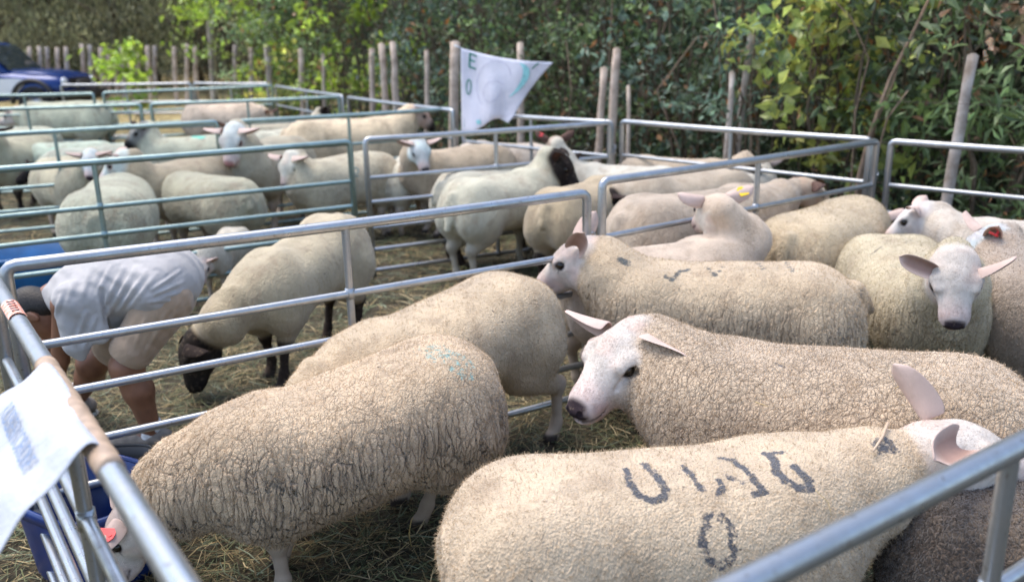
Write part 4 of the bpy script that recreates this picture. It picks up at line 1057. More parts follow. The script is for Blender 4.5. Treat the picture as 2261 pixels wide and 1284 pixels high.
strokes('drawn_outline', [[(.45 + .22 * math.cos(a), .35 + .30 * math.sin(a)) for a in np.linspace(R(110), R(330), 14)], [(.48 + .13 * math.cos(a), .45 + .14 * math.sin(a)) for a in np.linspace(R(-30), R(230), 14)], [(.38, .33), (.5, .30), (.62, .34)]], .004, M['grey_ink'])
stroke('triangle_mark', [(.30, .86), (.36, .885), (.42, .92)], [.004, .04, .004], M['teal_ink'])
b = MB(); b.tube([TL - r0, at_y(1003, 100, Yb + .05) - r0], .008, 6); b.tube([BL - r0, at_y(1026, 318, Yb) - r0], .008, 6); b.build('tie_strap', M['white_cloth'], root)

# ------------------------------------------------------------------ fence posts and wires
M['post'] = simple('weathered_post', (.58, .47, .38), .85, 0, 9, .3, .006, (.34, .26, .20)); M['post_white'] = simple('bleached_post', (.44, .39, .35), .85, 0, 9, .3, .006, (.22, .17, .13))
bl0 = at_z(1968, 312, HT)[:2]; bl1 = at_z(758, 212, HT)[:2]; bd = (bl1 - bl0) / np.linalg.norm(bl1 - bl0); bn = np.array([bd[1], -bd[0]]); bn = bn if bn[1] > 0 else -bn
def on_fence(u, off):
    """place on the line parallel to the hedge hurdles, off metres behind, seen in photo column u (at v~300)"""
    lo, hi = -6.0, 40.0
    f = lambda s: proj([*(bl0 + bd * s + bn * off), .6])[0] - u
    for _ in range(60):
        mi = (lo + hi) / 2
        if f(mi) > 0: lo = mi
        else: hi = mi
    return bl0 + bd * lo + bn * off
def post(ut, vt, ub, off, r, mat='post', label='', Y=None):
    if Y is None: base = on_fence(ub, off)
    else: base = np.array([at_y(ub, 200, Y)[0], Y])
    g = float(ground(*base)); top = at_y(ut, vt, base[1])
    root = None; b = MB(); k = 7
    pts = []; rs = []
    for i in range(k + 1):
        t_ = i / k; pts.append(np.array([0, 0, -.15]) * (1 - t_) + (top - np.array([*base, g])) * t_ + np.array([random.uniform(-1, 1), random.uniform(-1, 1), 0]) * r * .18); rs.append(r * (1.08 - .22 * t_) * random.uniform(.93, 1.06))
    b.tube(pts, rs, 9); b.tube([pts[-1], pts[-1] + np.array([0, 0, .012])], [rs[-1] * .9, rs[-1] * .4], 9)
    o = b.build('fence_post', M[mat]); o.location = (*base, g)
    tag(o, label, 'post', 'wooden fence posts along the hedge')
    return o
NP = [(2147, 122, 2078, .75, .042, 'post_white', 'thick bleached post leaning right, at the right edge of the hedge'),
      (1660, 75, 1612, 1.0, .036, 'post_white', 'bleached post wrapped in leaves, taller of the leaning pair right of the banner'),
      (1618, 160, 1598, .7, .028, 'post_white', 'split grey post, shorter of the leaning pair right of the banner'),
      (1361, 108, 1346, .7, .046, 'post', 'thick brown post behind the corner of the banner hurdle'),
      (1334, 150, 1314, .8, .042, 'post', 'dark post leaning just left of the thick brown post'),
      (1388, 190, 1390, .6, .022, 'post', 'thin orange brown stake behind the hedge hurdle corner'),
      (1148, 95, 1150, .8, .045, 'post', 'post half hidden behind the white banner'),
      (1004, 93, 995, .35, .062, 'post', 'stout post that the white banner is tied to'),
      (942, 112, 939, .8, .035, 'post', 'single slim post left of the banner, above the raised sheep head'),
      (868, 93, 878, .6, .050, 'post', 'right post of the close trio left of the banner'),
      (842, 97, 858, .6, .050, 'post', 'middle leaning post of the close trio left of the banner'),
      (822, 108, 818, .6, .045, 'post', 'left post of the close trio left of the banner'),
      (714, 120, 712, .8, .035, 'post', 'thin post right of the bright green leaves'),
      (665, 108, 664, .6, .05, 'post', 'plain post between the saplings, left of the thin post'),
      (588, 100, 598, .6, .06, 'post_white', 'pale post with a whitened foot at the far hurdle corner'),
      (553, 106, 553, .8, .045, 'post', 'brown post just left of the pale whitened post')]
for ut, vt, ub, off, r, mt, lb in NP: post(ut, vt, ub, off, r, mt, lb)
FPX = [(519, 100, 515), (430, 103, 431), (413, 98, 408), (384, 104, 386), (341, 102, 338), (325, 102, 328), (302, 112, 303), (284, 120, 286), (268, 106, 270), (252, 112, 256), (237, 108, 236), (222, 106, 226), (198, 100, 200), (181, 98, 184), (145, 104, 148), (126, 106, 124), (104, 104, 102), (86, 103, 88), (64, 104, 62), (40, 106, 40)]
for k, (ut, vt, ub) in enumerate(FPX):
    side = 'left of' if ub < 458 else 'right of'
    near = ['tall thin pole', 'yellow green sapling', 'blue car'][0 if ub > 340 else 1 if ub > 230 else 2]
    n_ = ['first', 'second', 'third', 'fourth', 'fifth', 'sixth', 'seventh', 'eighth', 'ninth', 'tenth']
    if ub > 458: lb = 'distant post just right of the tall thin pole'
    elif ub > 340: lb = f'distant post, {n_[k - 1]} to the left of the tall thin pole'
    elif ub > 190: lb = f'distant post beside the yellow green sapling, {n_[k - 4]} of them from the right'
    else: lb = f'distant post behind the blue car, {n_[k - 13]} of them from the right'
    post(ut, vt, ub, 0, .055, 'post_white' if k % 4 == 0 else 'post', lb, Y=20.2 + .3 * math.sin(k * 2.1))
post(456, -60, 470, 0, .075, 'post_white', 'tall thin pale pole rising out of the picture behind the hurdles', Y=17.5)
M['wire'] = simple('rusty_wire', (.10, .08, .07), .7, .3)
def wires(name, label, pts, hs):
    root = empty(name, (*pts[0], float(ground(*pts[0])))); tag(root, label, 'wire fence')
    r0 = np.array(root.location)
    for h_ in hs:
        b = MB(); b.tube([np.array([*p, float(ground(*p)) + h_ + .01 * math.sin(i * 3)]) - r0 for i, p in enumerate(pts)], .0016, 4); b.build('wire', M['wire'], root)
wires('wire_fence', 'thin wires strung along the hedge posts', [on_fence(u, .72) for u in (2500, 2078, 1610, 1346, 1150, 995, 860, 664)], (.35, .65, .95, 1.25))
wires('wire_fence', 'thin wires strung along the distant posts', [np.array([at_y(u, 200, 20.2)[0], 20.2]) for u in (10, 200, 386, 520)], (.4, .8, 1.15))
# ------------------------------------------------------------------ the bending boy
Y0 = float(at_z(350, 992, .0)[1]) + .0
def J(u, v, dy=0.): return at_y(u, v, Y0 + dy)
b0 = np.array([*J(330, 990)[:2], 0.0])
def skin_mat():
    m, t, b = new_mat('skin')
    tc = N(t, 'ShaderNodeTexCoord'); n1 = N(t, 'ShaderNodeTexNoise', i_Scale=14., i_Detail=5.); LK(t, tc.outputs['Object'], n1.inputs['Vector'])
    LK(t, ramp(t, n1.outputs[0], [(.3, (.17, .075, .042)), (.65, (.27, .125, .072))]), b.inputs['Base Color'])
    b.inputs['Roughness'].default_value = .5; b.inputs['Subsurface Weight'].default_value = .08; b.inputs['Subsurface Radius'].default_value = (.01, .004, .002)
    return m
M['skin'] = skin_mat()
def fabric(name, c, scale=7.):
    m, t, b = new_mat(name)
    tc = N(t, 'ShaderNodeTexCoord')
    n1 = N(t, 'ShaderNodeTexNoise', i_Scale=scale, i_Detail=3.); LK(t, tc.outputs['Object'], n1.inputs['Vector'])
    wv = N(t, 'ShaderNodeTexWave', i_Scale=5.5, i_Distortion=7., i_Detail=2.); wv.inputs['Detail Scale'].default_value = .7; wv.bands_direction = 'DIAGONAL'; LK(t, tc.outputs['Object'], wv.inputs['Vector'])
    n3 = N(t, 'ShaderNodeTexNoise', i_Scale=600.); LK(t, tc.outputs['Object'], n3.inputs['Vector'])
    LK(t, ramp(t, n1.outputs[0], [(.3, tuple(x * .9 for x in c)), (.6, c)]), b.inputs['Base Color'])
    b.inputs['Roughness'].default_value = .9; b.inputs['Sheen Weight'].default_value = .2
    h = mathn(t, 'ADD', mathn(t, 'MULTIPLY', wv.outputs['Fac'], .22), n1.outputs[0])
    b1 = N(t, 'ShaderNodeBump', i_Strength=.75, i_Distance=.03); LK(t, h, b1.inputs['Height'])
    b2 = N(t, 'ShaderNodeBump', i_Strength=.2, i_Distance=.001); LK(t, n3.outputs[0], b2.inputs['Height']); LK(t, b1.outputs[0], b2.inputs['Normal']); LK(t, b2.outputs[0], b.inputs['Normal'])
    return m
M['tshirt'] = fabric('grey_jersey', (.42, .405, .40)); M['shorts'] = fabric('beige_cotton', (.40, .29, .20), 9.)
M['hair'] = simple('black_hair', (.018, .014, .012), .6, 0, 120, .4, .004); M['sock'] = simple('white_sock', (.75, .75, .74), .9, 0, 60, .1, .002); M['shoe'] = simple('grey_suede', (.22, .19, .16), .8, 0, 30, .2, .002); M['sole'] = simple('white_sole', (.7, .68, .62), .7)
boy = empty('person', b0); tag(boy, 'person in grey t-shirt and beige shorts bending down behind the long hurdle', 'person')
hipL, hipR = J(366, 655, .02), J(372, 640, .20)
kneeL, kneeR = J(280, 812, -.05), J(208, 822, .22)
ankL, ankR = J(338, 962, .0), J(176, 925, .38)
shL, shR = J(140, 672, -.09), J(130, 650, .26)
elL, elR = J(132, 795, -.02), J(105, 770, .30)
wrL, wrR = J(112, 890, .12), J(84, 860, .30)
neck = J(116, 655, .08); hd = J(84, 690, .05)
pel = J(372, 635, .09); waist = J(290, 620, .09); chest = J(185, 645, .08)
ankR[2] = .09; ankL[2] = max(ankL[2], .08); kneeR[2] = max(kneeR[2], .33)
pr = [P_seg(pel, waist, .095, .09, .04), P_seg(waist, chest, .105, .125, .06), P_seg(chest, neck, .11, .055, .05), P_seg(neck, hd + [.02, 0, 0], .050, .052, .03),
      P_seg(chest, shL, .08, .044, .05), P_seg(chest, shR, .09, .055, .05)]
for s_, e_, w_ in ((shL, elL, wrL), (shR, elR, wrR)):
    pr += [P_seg(s_, e_, .042, .036, .03), P_seg(e_, e_ * .6 + w_ * .4, .037, .036, .02), P_seg(e_ * .6 + w_ * .4, w_, .036, .024, .02)]
    d = (w_ - e_) / np.linalg.norm(w_ - e_); sd = np.cross(d, [0, 1, 0]); sd /= np.linalg.norm(sd); nn = np.cross(sd, d)
    palm = w_ + d * .05
    pr.append(P_seg(w_, palm, .024, .030, .015, (1, 1, 1)))
    for k in range(4):
        r0_ = palm + nn * (.027 - .018 * k) + d * .012; l_ = (.040, .046, .043, .034)[k]
        q1 = r0_ + d * l_ * .8 + sd * .006; q2 = q1 + (d * .6 + sd * .8) * l_ * .55; q3 = q2 + (d * .2 + sd * 1.0) * l_ * .4
        pr += [P_seg(r0_, q1, .0095, .0088, .004), P_seg(q1, q2, .0088, .008, .004), P_seg(q2, q3, .008, .007, .004)]
    t0 = w_ + d * .022 + nn * .024; t1 = t0 + (d * .6 + nn * .7 + sd * .3) * .032; t2 = t1 + (d * .8 + sd * .6) * .028
    pr += [P_seg(t0, t1, .012, .0105, .006), P_seg(t1, t2, .0105, .008, .004)]
for h_, k_, a_ in ((hipL, kneeL, ankL), (hipR, kneeR, ankR)):
    calf = k_ * .68 + a_ * .32 + np.array([.012, 0, 0])
    pr += [P_seg(pel, h_, .09, .085, .03), P_seg(h_, k_, .070, .062, .04), P_seg(k_ + [-.010, 0, .014], k_ + [-.008, 0, -.014], .058, .054, .03), P_seg(k_, calf, .056, .060, .03), P_seg(calf, a_, .058, .038, .04), P_seg(a_, a_ + [-.10, 0, -.045], .035, .030, .02)]
# head, seen from its left side, looking down: face axis points down and left
fx = np.array([-.42, -.05, -.90]); fx /= np.linalg.norm(fx); up = np.array([-.90, -.02, .42]); up -= fx * (up @ fx); up /= np.linalg.norm(up); lf = np.cross(up, fx)
RH_ = np.stack([fx, lf, up], 1)
def hh(x, y, z): return hd + RH_ @ np.array([x, y, z])
headp = [P_ell(hh(0, 0, .02), (.092, .074, .095), RH_, .02), P_ell(hh(.025, 0, -.045), (.066, .058, .070), RH_, .03), P_seg(hh(.065, 0, -.085), hh(.05, 0, -.09), .022, .03, .02),
         P_seg(hh(.088, 0, .012), hh(.108, 0, -.022), .009, .014, .012), P_ell(hh(.092, 0, -.055), (.012, .024, .010), RH_, .01), P_ell(hh(.080, 0, .03), (.016, .05, .010), RH_, .012)]
for s_ in (1, -1):
    headp += [P_ell(hh(-.008, s_ * .077, -.012), (.020, .008, .032), RH_, .006), P_ell(hh(-.004, s_ * .086, -.010), (.010, .007, .020), RH_, .004, op='cut'), P_ell(hh(.087, s_ * .032, .008), (.010, .014, .008), RH_, .006, op='cut')]
pr += headp
def part(name, prims, mat, h=.009, folds=()):
    V_, F_ = mesh_sdf(prims, h)
    if folds:                                 # cloth folds pressed into the garment
        e = 2e-3; n_ = np.stack([field(prims, V_ + np.eye(3)[i] * e) - field(prims, V_ - np.eye(3)[i] * e) for i in range(3)], 1); n_ /= np.linalg.norm(n_, axis=1)[:, None] + 1e-9
        q = proj(V_); D_ = np.zeros(len(V_))
        for (a_, b_, w_, amp) in folds:
            a_ = np.array(a_, float); b_ = np.array(b_, float); ab = b_ - a_; t_ = np.clip(((q - a_) @ ab) / (ab @ ab), 0, 1)
            r_ = q - a_ - t_[:, None] * ab; d_ = np.sqrt((r_ ** 2).sum(1)); tp = np.sin(np.pi * np.clip(t_, .06, .94)) ** .5
            D_ += .55 * amp * tp * (np.exp(-(d_ / w_) ** 2) - .75 * np.exp(-((d_ - w_ * 1.7) / w_) ** 2))
        V_ = V_ + n_ * (D_ * np.clip(-n_[:, 1] + .4, 0, 1))[:, None]
    return fast_mesh(name, V_ - b0, F_, M[mat], boy)
part('body', pr, 'skin', .0075)
part('hair', [P_ell(hh(-.012, 0, .032), (.094, .081, .096), RH_, .02), P_ell(hh(-.052, 0, -.025), (.050, .062, .062), RH_, .03),
              P_ell(hh(.075, 0, -.03), (.060, .11, .085), RH_, .02, op='cut'), P_ell(hh(-.005, .09, -.02), (.032, .03, .036), RH_, .01, op='cut'), P_ell(hh(-.005, -.09, -.02), (.032, .03, .036), RH_, .01, op='cut')], 'hair', .006)
# T-shirt: back, hanging front and loose sleeves
ts = [P_ell(J(372, 620, .09), (.128, .235, .130), None, .06), P_seg(J(350, 620, .09), J(270, 622, .09), .138, .128, .08, (1, 1.35, 1)), P_seg(J(270, 622, .09), J(185, 645, .08), .130, .128, .08, (1, 1.3, 1)),
      P_seg(J(185, 645, .08), J(122, 660, .08), .125, .070, .05), P_seg(J(160, 665, -.09), J(168, 760, -.09), .080, .052, .04, (1, .85, 1)), P_seg(J(180, 670, -.09), J(218, 735, -.09), .070, .050, .05, (1, .5, 1)), P_seg(J(172, 760, -.10), J(180, 788, -.10), .045, .016, .04, (1, .6, 1)),
      P_seg(J(140, 650, .26), J(150, 735, .30), .075, .065, .05), P_seg(J(215, 670, .06), J(250, 700, .04), .11, .06, .07)]
part('t_shirt', ts, 'tshirt', .0065, [((273, 590), (226, 680), 5, .011), ((300, 590), (240, 690), 5, .010), ((246, 585), (214, 650), 5, .009), ((322, 600), (258, 690), 5, .010), ((345, 605), (285, 680), 5, .007),
      ((398, 598), (335, 640), 4, .010), ((406, 622), (342, 650), 4, .010), ((408, 643), (350, 660), 4, .010), ((400, 660), (330, 667), 4, .009), ((190, 690), (165, 760), 5, .009), ((212, 700), (184, 770), 5, .010),
      ((140, 640), (120, 700), 5, .007), ((224, 640), (236, 716), 5, -.020), ((170, 600), (150, 660), 6, .007), ((200, 590), (180, 660), 6, .008)])
sh = [P_ell(J(366, 668, .09), (.110, .190, .105), None, .06)]
for h_, k_ in ((J(368, 662, -.01), J(292, 772, -.045)), (J(370, 655, .20), J(250, 768, .21))):
    sh += [P_seg(h_, k_, .108, .092, .05)]
    e_ = (k_ - h_) / np.linalg.norm(k_ - h_)
    sh += [P_ell(k_ + e_ * .105, (.14, .14, .065), np.stack([np.cross([0, 1, 0], e_), np.array([0, 1., 0]) - e_ * e_[1], e_], 1), .010, op='cut')]
part('shorts', sh, 'shorts', .0075, [((325, 695), (298, 765), 5, .008), ((368, 690), (322, 780), 5, .009), ((390, 690), (345, 745), 5, .007), ((300, 700), (270, 745), 4, .006)])
for a_ in (ankL, ankR):
    f0 = np.array([a_[0], a_[1], 0])
    part('sock', [P_seg(a_ + [.004, 0, .045], a_ + [-.01, 0, -.02], .041, .046, .02)], 'sock', .006)
    sh_ = part('shoe', [P_ell(f0 + [.035, 0, .055], (.058, .045, .048), None, .03), P_seg(f0 + [-.0, 0, .05], f0 + [-.17, -.01, .038], .045, .036, .04, (1, 1, .9)), P_ell(f0 + [.0, 0, .112], (.036, .036, .03), None, .012, op='cut'),
                        P_ell(f0 + [-.07, 0, -.06], (.3, .2, .07), None, .006, op='cut')], 'shoe', .006)
    part('shoe_sole', [P_seg(f0 + [.045, 0, .012], f0 + [-.17, -.01, .012], .050, .042, .02, (1, 1, .32))], 'sole', .005)

# ------------------------------------------------------------------ the blue four wheel drive
def car():
    Yc = 18.6; nose = at_y(166, 150, Yc); g = float(ground(nose[0], Yc))
    root = empty('parked_car', (nose[0] - 1.9, Yc + .55, g), R(-3)); root.scale = (.94, .94, .90); tag(root, 'blue four wheel drive with white side panels parked behind the pens', 'car')
    paint = simple('blue_car_paint', (.008, .036, .17), .18, .2, 3, .08); white = simple('white_car_paint', (.75, .77, .80), .25, 0, 3, .05)
    glass = simple('car_glass', (.02, .03, .035), .05, 0, 3, .1); black = simple('black_trim', (.02, .02, .022), .5, 0, 20, .2); tyre = simple('tyre_rubber', (.02, .02, .02), .85, 0, 30, .2, .004); steel = simple('wheel_steel', (.45, .46, .48), .35, .7, 9, .2)
    def shell(name, sta, mat, par=root):
        """lofted body: stations (x, z_low, z_high, half_width, crown)"""
        v = []; n_ = 14; f = []
        for (x, z0, z1, w, cr) in sta:
            for k in range(n_):
                t_ = k / (n_ - 1); a = math.pi * t_
                yy = -math.cos(a); zz = math.sin(a)
                y = w * math.copysign(abs(yy) ** .35, yy) if abs(yy) > 1e-6 else 0
                v.append((x, y, z0 + (z1 - z0) * (abs(zz) ** .45) + cr * (1 - (y / w) ** 2)))
        for i in range(len(sta) - 1):
            for k in range(n_ - 1): f.append([i * n_ + k, i * n_ + k + 1, (i + 1) * n_ + k + 1, (i + 1) * n_ + k])
            f.append([i * n_ + n_ - 1, i * n_, (i + 1) * n_, (i + 1) * n_ + n_ - 1])
        f.append(list(range(n_))[::-1]); f.append([(len(sta) - 1) * n_ + k for k in range(n_)])
        b = MB(); b.add(v, f); return b.build(name, mat, par)
    shell('body', [(-2.0, .55, 1.0, .78, 0), (-1.95, .42, 1.10, .84, 0), (-.6, .42, 1.12, .86, 0), (.45, .42, 1.12, .86, .0), (.55, .45, 1.10, .86, .02), (1.5, .50, 1.00, .84, .035), (1.78, .52, .95, .80, .03), (1.84, .56, .88, .74, .0)], paint)
    shell('bonnet', [(.52, 1.0, 1.13, .70, .02), (1.2, .98, 1.09, .69, .03), (1.76, .9, 1.0, .64, .02)], paint)
    cab = shell('cabin', [(-1.9, 1.0, 1.50, .74, .03), (-1.75, 1.0, 1.74, .76, .03), (-.2, 1.0, 1.76, .76, .03), (.05, 1.0, 1.72, .75, .02), (.62, 1.0, 1.10, .72, .01)], paint)
    for s in (1, -1):
        b = MB(); b.add([(-1.6, s * .775, 1.18), (-.75, s * .775, 1.18), (-.75, s * .765, 1.62), (-1.5, s * .765, 1.62)], [[0, 1, 2, 3]]); b.build('side_window', glass, root)
        b = MB(); b.add([(-.65, s * .775, 1.18), (.38, s * .765, 1.18), (.02, s * .765, 1.62), (-.65, s * .765, 1.62)], [[0, 1, 2, 3]]); b.build('side_window', glass, root)
        b = MB()
        pz = [(-1.95, .50), (-.45, .50), (.80, .56), (.95, .72), (1.15, .90), (.9, .94), (-.1, .93), (-1.95, .90)]
        b.add([(x, s * .868, z) for x, z in pz] + [(x, s * .84, z) for x, z in pz], [[0, 1, 2, 3, 4, 5, 6, 7]] + [[i, i + 8, (i + 1) % 8 + 8, (i + 1) % 8] for i in range(8)]); b.build('side_panel', white, root, smooth=False)
        b = MB(); b.box((.30, s * .93, 1.18), (.05, .09, .08)); b.build('wing_mirror', black, root, smooth=False)
        b = MB(); b.lathe([(.0, 0), (.11, 0), (.12, .03), (.10, .06), (.0, .075)], 20, (0, 0, 0)); o = b.build('headlight', simple('lamp_glass', (.75, .78, .8), .12), root); o.location = (1.79, s * .60, .82); o.rotation_euler = (0, R(90), 0)
        for x in (1.22, -1.30):
            b = MB()
            ring = [(x + .47 * math.cos(a), s * .885, .42 + .47 * math.sin(a)) for a in np.linspace(R(-5), R(185), 18)]
            b.tube(ring, .05, 8); b.build('wheel_arch', black, root)
            w_ = MB(); w_.lathe([(.20, -.12), (.33, -.125), (.375, -.09), (.385, 0), (.375, .09), (.33, .125), (.20, .12)], 30)
            t_o = w_.build('wheel', tyre, root); t_o.location = (x, s * .76, .385); t_o.rotation_euler = (R(90), 0, 0)
            w_ = MB(); w_.lathe([(.0, .06), (.06, .07), (.08, .05), (.17, .03), (.205, .09), (.21, -.09), (.0, -.06)], 20)
            r_o = w_.build('rim', steel, t_o)
            if s < 0: pass
    b = MB(); b.add([(.64, -.66, 1.12), (.64, .66, 1.12), (.10, .62, 1.69), (.10, -.62, 1.69)], [[0, 1, 2, 3]]); b.build('windscreen', glass, root)
    b = MB(); b.box((1.95, 0, .52), (.09, .84, .11)); b.tube([(1.99, -.45, .5), (2.04, -.42, .85), (2.04, .42, .85), (1.99, .45, .5)], .03, 8); b.build('bumper', black, root)
    b = MB(); b.box((1.835, 0, .82), (.02, .42, .10)); b.build('grille', black, root, smooth=False)
car()
# ------------------------------------------------------------------ hillside behind, wood, shrubs, saplings
def hillside():
    # a bank that rises behind the hedge on the right and behind the far fence on the left
    path = [bl0 - bd * 6 + bn * 5.5, bl0 + bd * 4 + bn * 5.5, bl0 + bd * 10 + bn * 6, bl0 + bd * 14 + bn * 8, np.array([-9., 27.]), np.array([-18., 28.]), np.array([-34., 29.])]
    pts = []
    for a_, b_ in zip(path[:-1], path[1:]):
        for k in range(12): pts.append(a_ + (b_ - a_) * k / 12)
    pts.append(path[-1]); pts = np.array(pts); n = len(pts)
    nrm = np.stack([-np.gradient(pts[:, 1]), np.gradient(pts[:, 0])], 1); nrm /= np.linalg.norm(nrm, axis=1)[:, None]
    nrm *= np.sign(nrm[:, 1])[:, None]
    V = []
    for i in range(n):
        for k in range(14):
            t_ = k / 13; p = pts[i] + nrm[i] * (t_ * 9)
            z = float(ground(*p)) - .3 + 11 * t_ ** .8 + .7 * noise.noise(Vector((p[0] * .5, p[1] * .5, t_ * 5)))
            V.append((p[0] + .5 * noise.noise(Vector((p[0], p[1], 3))), p[1], z))
    I = (np.arange(n - 1)[:, None] * 14 + np.arange(13)[None]).ravel()
    m = simple('leafy_bank', (.030, .036, .018), .95, 0, 6, .4, .12, (.012, .012, .008))
    o = fast_mesh('hillside', np.array(V), np.stack([I, I + 1, I + 15, I + 14], 1), m); tag(o, kind='structure')
hillside()
PAL = {
    'dark': [(.055, .085, .045), (.080, .115, .055), (.11, .15, .08)],
    'mid': [(.09, .14, .05), (.13, .19, .075), (.18, .24, .11)],
    'blueish': [(.09, .14, .10), (.14, .20, .15), (.065, .11, .075)],
    'lime': [(.26, .36, .05), (.34, .44, .06), (.20, .28, .06)],
    'yellow': [(.38, .35, .08), (.25, .30, .08), (.15, .22, .07)],
    'olive': [(.27, .26, .14), (.34, .32, .19), (.19, .19, .10)],
    'pine': [(.17, .19, .10), (.24, .25, .15), (.12, .14, .08)],
    'deep': [(.028, .042, .022), (.045, .06, .03), (.02, .03, .016)],
    'pink': [(.55, .38, .30), (.62, .47, .38), (.28, .32, .14)],
    'dry': [(.42, .20, .08), (.50, .30, .18), (.30, .14, .05)],
}
def leaves(centres, n_each, spread, size, pal, aspect=.5, droop=.3, seed=0, dry=0.04, flat=.5):
    rg = np.random.default_rng(seed)
    Cn = np.repeat(centres, n_each, 0); n = len(Cn)
    cl = np.repeat(np.arange(len(centres)), n_each)
    P_ = Cn + rg.normal(0, 1, (n, 3)) * spread * np.array([1, 1, .75])
    d = rg.normal(0, 1, (n, 3)); d[:, 2] -= droop; d /= np.linalg.norm(d, axis=1)[:, None]
    nr = rg.normal(0, 1, (n, 3)) * (1 - flat); nr[:, 2] += flat; nr -= d * (nr * d).sum(1)[:, None]; nr /= np.linalg.norm(nr, axis=1)[:, None] + 1e-9
    s = np.cross(nr, d); L_ = size * rg.uniform(.6, 1.25, n)[:, None]; W_ = L_ * aspect * rg.uniform(.8, 1.15, n)[:, None]
    b0 = P_; m1 = P_ + d * L_ * .45 + s * W_ * .5 + nr * L_ * .10; m2 = P_ + d * L_ * .45 - s * W_ * .5 + nr * L_ * .10; t_ = P_ + d * L_ - nr * L_ * .12; mm = P_ + d * L_ * .5
    V = np.stack([b0, m1, mm, m2, t_], 1).reshape(-1, 3)
    k = np.arange(n)[:, None] * 5
    F_ = np.concatenate([k + [0, 1, 2], k + [0, 2, 3], k + [1, 4, 2], k + [2, 4, 3]], 0)
    pc = np.array(PAL[pal]); cc = pc[rg.integers(0, len(pc), len(centres))][cl] * .6 + pc[rg.integers(0, len(pc), n)] * .4
    cc = cc * rg.uniform(.7, 1.6, (n, 1)) * 1.12
    cl_l = (rg.random(len(centres)) < .3)[cl][:, None]; cc = cc * np.where(rg.random((n, 1)) < .14, 1.8, 1.0) * np.where(cl_l, 1.5, .92)  # some leaves and whole clumps lightened, painted as if lit
    dm = rg.random(n) < dry; dc = np.array(PAL['dry'])[rg.integers(0, 3, n)]; cc[dm] = dc[dm]
    return V, F_, np.repeat(cc, 5, 0)
def plant(name, label, cat, base, h, w, pal, nclump=40, nleaf=60, size=.07, spread=.16, aspect=.5, droop=.3, seed=0, stems=6, stemr=.02, zlo=.05, group='bushes and saplings of the hedge', dry=.03, shape=1.0, flat=.45, depth=None, twigs=True):
    rg = np.random.default_rng(seed)
    g = float(ground(*base)); root = empty(name, (*base, g)); tag(root, label, cat, group)
    th = rg.uniform(0, 2 * math.pi, nclump); rr = np.sqrt(rg.random(nclump)) * w; zz = zlo * h + (1 - zlo) * h * rg.random(nclump) ** shape
    k = np.clip(1 - ((zz / h - .55) / .62) ** 2, .15, 1) ** .5
    ce = np.stack([np.cos(th) * rr * k, np.sin(th) * rr * k * (depth or 1.0), zz], 1)
    V, F_, c_ = leaves(ce, nleaf, spread, size, pal, aspect, droop, seed + 1, dry, flat)
    fast_mesh('crown', V, F_, M['leaf'], root, c_, smooth=False)
    b = MB(); brk = np.array([.16, .12, .085])
    st = []
    for i in range(stems):
        a = rg.uniform(0, 6.28); top = np.array([math.cos(a) * w * .45, math.sin(a) * w * .45, h * rg.uniform(.7, .95)]); bs = np.array([math.cos(a) * .08 * min(i, 1), math.sin(a) * .08 * min(i, 1), -.1])
        pts = [bs + (top - bs) * t_ + np.array([rg.normal(0, .04), rg.normal(0, .04), 0]) * math.sin(3.1 * t_) for t_ in np.linspace(0, 1, 7)]
        b.tube(pts, [stemr * (1.1 - .85 * t_) for t_ in np.linspace(0, 1, 7)], 6, col=brk * rg.uniform(.7, 1.3)); st.append(pts)
    if twigs:
        for c0 in ce[:: max(1, nclump // 26)]:
            s_ = st[rg.integers(0, len(st))]; p0 = s_[min(6, max(1, int(c0[2] / h * 6)))]
            b.tube([p0, (p0 + c0) / 2 + rg.normal(0, .05, 3), c0], [stemr * .4, stemr * .3, stemr * .12], 5, col=brk * rg.uniform(.7, 1.2))
    b.build('stems' if stems > 1 else 'trunk', M['bark'], root, colattr=True)
    return root
# shrubs of the hedge, right to left (photo column, metres behind the hurdle line)
HEDGE = [
    (2420, 2.2, 3.0, 1.1, 'mid', .085, 'glossy dark green bush with long leaves at the right edge', .34),
    (2200, 1.7, 2.9, 1.0, 'mid', .085, 'laurel like bush with slender leaves behind the thick leaning post', .30),
    (2010, 2.0, 2.9, .95, 'dark', .075, 'dark green bush behind the long diagonal canes', .40),
    (1830, 1.4, 2.7, .75, 'yellow', .085, 'bush with yellowing broad leaves between the canes and the bleached posts', .62),
    (1700, 2.2, 3.1, 1.0, 'dark', .070, 'shadowy bush just right of the bleached post pair', .5),
    (1640, 1.1, 1.9, .38, 'blueish', .055, 'grey green creeper climbing the bleached post pair', .35),
    (1510, 1.9, 3.0, .95, 'blueish', .065, 'blue green bush above the hedge hurdle, left of the bleached posts', .5),
    (1400, 2.0, 3.1, 1.0, 'mid', .065, 'leafy bush behind the thick brown post', .5),
    (1260, 1.9, 3.1, 1.0, 'dark', .065, 'dark bush with scattered lit leaves just right of the banner', .5),
    (1120, 1.9, 3.2, 1.1, 'mid', .065, 'green bush rising above the white banner', .55),
    (1000, 1.7, 3.1, 1.0, 'blueish', .065, 'blue green bush above the stout banner post', .5),
    (900, 1.8, 3.2, 1.0, 'dark', .07, 'dark bush behind the close trio of posts', .5),
    (800, 1.4, 3.2, .95, 'lime', .085, 'bright yellow green bush left of the close trio of posts', .6),
    (700, 2.0, 3.2, 1.1, 'mid', .08, 'green bush behind the thin post', .55),
    (610, 1.6, 2.8, .85, 'lime', .09, 'yellow green bush above the pale whitened post', .6),
]
